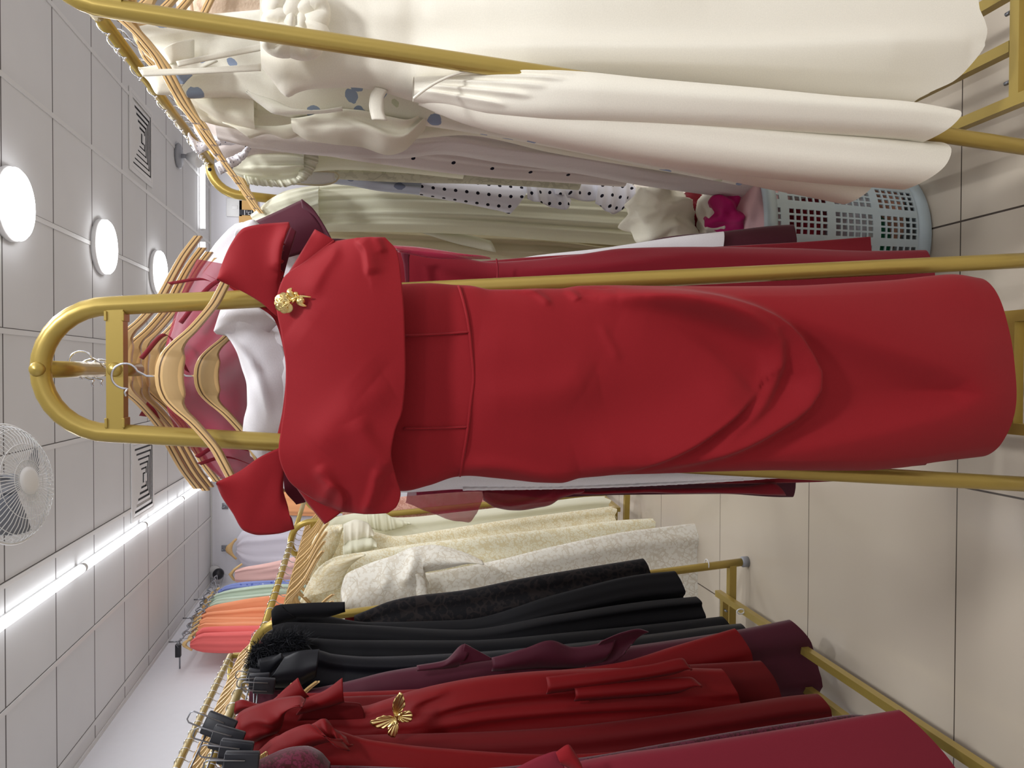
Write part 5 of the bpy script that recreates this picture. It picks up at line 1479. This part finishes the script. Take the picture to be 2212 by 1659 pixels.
# ---------------------------------------------------------------- clip hangers and the hangers of the square rail
def clip_hangers():
    spots = [((447, 1560), 1.5, 0.35), ((462, 1590), 1.45, 0.2), ((478, 1622), 1.38, 0.1), ((489, 1650), 1.33, 0.0), ((541, 1472), 1.98, 0.05), ((551, 1480), 1.93, 0.0), ((537, 1459), 2.05, 0.05), ((566, 1373), 2.6, 0.1), ((571, 1366), 2.66, 0.1)]
    labs = ['black clip hanger with a tall wire loop, highest beside the square rail', 'black clip hanger with a tall wire loop, just below the highest one', 'black clip hanger with a short wire loop near the red frill', 'black clip hanger lowest at the frame edge',
            'black clip hanger beside the pale wooden hanger', 'black clip hanger half hidden by the red sleeve', 'black clip hanger next to the fur collar', 'black clip hanger on the bent rail end, near the black flap', 'black clip hanger on the bent rail end, behind its twin']
    for i, ((x, y), Y, yaw) in enumerate(spots):
        c = P(x, y, Y)
        s = 1.0 if i < 4 else 0.9
        t = thing('clip_hanger', labs[i], 'hanger', tuple(c), 'black clip hangers')
        R = Matrix.Rotation(yaw, 4, 'Z') @ Matrix.Rotation((0.42, 0.34, 0.2, 0.1, 0.0, 0.12, 0.25, 0.1, 0.0)[i], 4, 'Y')
        b = MB(); b.box((-0.021 * s, -0.007, -0.052 * s), (0.021 * s, 0.006, 0.004 * s), 0.003)
        v = [np.array((R @ Vector(p))[:]) + c for p in b.v]; b.v = [tuple(p) for p in v]
        b.build('clip', BLACKPLASTIC, t)
        b = MB()
        H = 0.034 * s
        pts = [(-0.010, -0.009, -0.03), (-0.010, -0.009, H - 0.005), (-0.006, -0.009, H), (0.006, -0.009, H), (0.010, -0.009, H - 0.005), (0.010, -0.009, -0.03)]
        b.tube([np.array((R @ Vector(p))[:]) + c for p in pts], 0.0014, 6)
        b.build('wire_loop', STEEL, t)
        b = MB(); b.tube([np.array((R @ Vector(p))[:]) + c for p in ((-0.2, 0.0, -0.01), (-0.02, 0, -0.008))], 0.002, 6); b.build('bar', STEEL, t)
    # hangers on the square rail
    for i in range(24):
        y = 2.0 + 0.068 * i
        hanger((-1.3, y, 1.943), rnd.uniform(-.15, .15), {23: 'wooden hanger closest to the square corner of the rail'}.get(i, 'wooden hanger with a cream garment on the square rail'), 'wooden hangers on the square rail', WOOD2 if i % 2 else WOOD)
    for i in range(12):
        y = 2.05 + 0.13 * i
        x0 = -1.3
        t = thing('cream_blouse', 'cream top on the square rail behind the red dresses', 'top', (x0, y, 1.2), 'cream tops on the square rail')
        p = [(-0.2, 1.72), (0.2, 1.72), (0.19, 1.4), (0.2, 1.2), (-0.2, 1.2)]
        vs, fs, uv = [], [], []
        for a in range(14):
            z = 1.765 - 0.6 * a / 13
            hw = 0.19 if a > 0 else 0.12
            for q in range(24):
                th = 2 * math.pi * q / 24
                vs.append((x0 + hw * math.cos(th), y + 0.025 * math.sin(th) + 0.006 * math.sin(5 * th + i), z - (0.05 * abs(math.cos(th)) if a == 0 else 0))); uv.append((q * .02, a * .04))
        for a in range(13):
            for q in range(24): fs.append((a * 24 + q, a * 24 + (q + 1) % 24, (a + 1) * 24 + (q + 1) % 24, (a + 1) * 24 + q))
        obj('body', vs, fs, (CREAM, PALE, LILAC)[i % 3], t, uv)


clip_hangers()


# ---------------------------------------------------------------- garments hanging along the wall at the back
def wall_garments():
    G = 'bright tops along the left wall'
    def top(lab, mt, rows, Y, **k):
        return dress('hanging_blouse', lab, mt, rows, Y, 'top', G, thick=0.05, n=40, part='body', **k)
    A0, A1 = atz(385, 1391, 2.76), atz(468, 1243, 2.76)
    B0, B1 = atz(413, 1368, 2.69), atz(474, 1262, 2.69)
    items = [('coral top nearest the camera in the wall row', CORAL, [(412, 1385, 1398), (424, 1374, 1404), (436, 1368, 1408), (480, 1366, 1410), (540, 1364, 1409), (640, 1362, 1408)], 6.3),
             ('coral top behind the nearest one', CORAL, [(424, 1366, 1390), (436, 1356, 1390), (460, 1354, 1392), (540, 1352, 1392), (640, 1350, 1390)], 6.42),
             ('lowest orange top, next to the coral ones', ORANGE, [(428, 1352, 1376), (440, 1346, 1378), (480, 1346, 1378), (540, 1344, 1378), (640, 1344, 1376)], 6.55),
             ('third orange top from the coral ones', ORANGE, [(432, 1340, 1366), (444, 1334, 1368), (480, 1334, 1368), (560, 1334, 1366), (660, 1334, 1366)], 6.68),
             ('orange top in the middle of the wall row', ORANGE, [(433, 1332, 1358), (446, 1324, 1358), (500, 1318, 1358), (560, 1312, 1358), (660, 1310, 1356)], 6.8),
             ('uppermost orange top, beside the mint ones', ORANGE, [(434, 1326, 1346), (450, 1312, 1346), (500, 1300, 1346), (560, 1290, 1346), (640, 1282, 1340)], 6.95),
             ('lower mint green top with a grey shade', MINT, [(453, 1304, 1318), (470, 1294, 1320), (520, 1288, 1316), (600, 1280, 1310)], 7.15),
             ('upper mint green top', MINT, [(456, 1290, 1306), (475, 1280, 1310), (520, 1270, 1308), (600, 1262, 1300), (660, 1262, 1296)], 7.3),
             ('blue mottled top above the mint ones', BLUE, [(472, 1276, 1288), (490, 1264, 1290), (530, 1257, 1290), (640, 1252, 1280)], 7.5)]
    for lab, mt, rows, Y in items:
        t = top(lab, mt, rows, Y, wv=(4, 0.008, 0.014), seed=len(lab))
        r0 = rows[0]
        y0 = (r0[1] + r0[2]) / 2
        c = P(r0[0] - 4, y0, Y)
        h = thing('wooden_hanger', 'wooden hanger of the ' + lab, 'hanger', tuple(c + [0, 0, 0.06]), 'hangers of the wall row')
        b = MB()
        hw = (P(rows[1][0], rows[1][1], Y) - P(rows[1][0], rows[1][2], Y))[0] / 2 * 0.9
        b.tube([c + [s * hw, -0.0, 0.035 - 0.06 * abs(s) ** 1.5] for s in np.linspace(-1, 1, 13)], [.008, .009, .01, .011, .013, .016, .018, .016, .013, .011, .01, .009, .008], 8)
        b.build('body', WOOD2, h, uv=True)
        wx = A0[0] + (A1[0] - A0[0]) * (Y - A0[1]) / (A1[1] - A0[1]); b = MB(); b.tube([c + [0, 0, 0.03], c + [0, 0, 0.07], np.array([(c[0] + wx) / 2, Y, 2.745]), np.array([wx, Y, 2.77]), np.array([wx - 0.02, Y, 2.755])], 0.003, 6); b.build('hook', STEEL, h)
    t = top('pale pink top high at the end of the wall row', PINK, [(508, 1232, 1256), (524, 1226, 1260), (560, 1220, 1261), (600, 1212, 1258), (680, 1190, 1252)], 7.9, wv=(3, 0.01, 0.016), seed=4)
    c = P(500, 1241, 7.9)
    h = thing('wooden_hanger', 'wooden hanger of the pale pink top', 'hanger', tuple(c), 'hangers of the wall row')
    b = MB(); b.tube([c + [-0.09, 0, -0.09], c + [-0.05, 0, -0.02], c + [0, 0, 0.01], c + [0.05, 0, -0.03], c + [0.1, 0, -0.1]], [.01, .012, .02, .012, .01], 8); b.build('body', WOOD2, h, uv=True)
    b = MB(); b.tube([c + [0, 0, 0.0], c + [0, 0, 0.07], np.array([c[0] - 0.2, 7.9, 2.75]), np.array([A1[0], 7.9, 2.76])], 0.004, 6); b.build('hook', STEEL, h)
    t = dress('shirt', 'lavender-white shirt hanging alone on the back wall', LAVENDER,
              [(508, 1170, 1196, 5), (520, 1150, 1216, 4), (530, 1142, 1224), (560, 1138, 1232), (600, 1132, 1234), (680, 1130, 1236)], 8.72, 'shirt', thick=0.06, n=60, wv=(4, 0.012, 0.02), seed=7)
    c = P(502, 1184, 8.7)
    h = thing('wooden_hanger', 'wooden hanger of the lavender-white shirt on the back wall', 'hanger', tuple(c), 'hangers of the wall row')
    b = MB(); b.tube([c + [s * .11, -0.05, 0.03 - 0.08 * abs(s) ** 1.4] for s in np.linspace(-1, 1, 13)], [.012, .013, .014, .018, .026, .034, .036, .034, .026, .018, .014, .013, .012], 8); b.build('body', WOOD, h, uv=True)
    b = MB(); b.tube([c + [0, -0.05, 0.03], c + [0, -0.03, 0.06], P(485, 1184, 8.79), P(485, 1184, 8.79) + [0, 0.03, 0]], 0.004, 6); b.build('hook', STEEL, h)
    dress('hanging_blouse', 'apricot top on the back wall beside the red strap', APRICOT, [(560, 1066, 1110), (600, 1060, 1112), (640, 1058, 1114), (700, 1056, 1116)], 8.81, 'top', thick=0.06, n=40, part='body', wv=(4, 0.012, 0.02), seed=9)
    # wire rail of the wall row
    t = thing('wire_rail', 'thin grey wire rail running high along the left wall', 'rail', tuple(atz(430, 1318, 2.76)))
    for p, q, nm in ((A0, A1, 'upper_wire'), (B0, B1, 'lower_wire')):
        b = MB(); b.tube([p + (q - p) * f + [0, 0, 0.012 * math.sin(f * 60)] for f in np.linspace(0, 1, 120)], 0.006, 6); b.build(nm, STEEL, t)
    for f in np.linspace(0.02, 0.9, 10):
        b = MB(); p = A0 + (A1 - A0) * f; q = B0 + (B1 - B0) * f
        b.tube([p, (p + q) / 2 + [0.02, 0, 0], q], 0.005, 6); b.build('cross_wire', STEEL, t)
    for f in (0.03, 0.33, 0.6):
        p = A0 + (A1 - A0) * f
        b = MB(); b.tube([p + [0, 0, 0.08], p], 0.006, 6); b.build('upright', STEEL, t)
        b = MB(); b.tube([(XL + 0.002, p[1], p[2]), p], 0.006, 6); b.build('arm', STEEL, t)
    p = atz(385, 1405, 2.76)
    b = MB(); b.box(p + [-0.05, -0.02, -0.02], p + [0.05, 0.02, 0.02], 0.004); b.build('end_plate', BLACKPLASTIC, t)
    b = MB(); b.tube([p, A0], 0.005, 6); b.build('end_arm', STEEL, t)


wall_garments()


def boards():
    # tan board with a black label strip on the back wall, between the hangers and the white shoulder
    Y = YB - 0.03
    t = thing('wall_sign', 'tan sign board with a black label strip, past the bent end of the rail', 'sign', tuple(P(545, 460, Y)))
    lo = P(556, 482, Y); hi = P(516, 432, Y)
    b = MB(); b.box((lo[0], Y, lo[2]), (hi[0], YB - 0.0005, hi[2]), 0.004); b.build('board', plain('tan_card', (206, 164, 102), 0.7), t, smooth=False)
    a = P(556, 466, Y); c = P(518, 453, Y)
    b = MB(); b.box((a[0], Y - 0.006, a[2]), (c[0], Y - 0.0005, c[2])); b.build('black_strip', BLACKPLASTIC, t, smooth=False)
    b = MB()
    for x0, x1, y0, y1 in ((528, 529.5, 454, 465), (533, 534, 455, 460), (536, 541, 463, 464), (536, 541, 458, 459), (536, 537, 458, 464), (543, 544, 455, 464)):
        a = P(x1, y1, Y); c = P(x0, y0, Y)
        b.box((a[0], Y - 0.01, a[2]), (c[0], Y - 0.0065, c[2]))
    b.build('white_lettering', WHITEPLASTIC, t, smooth=False)


boards()
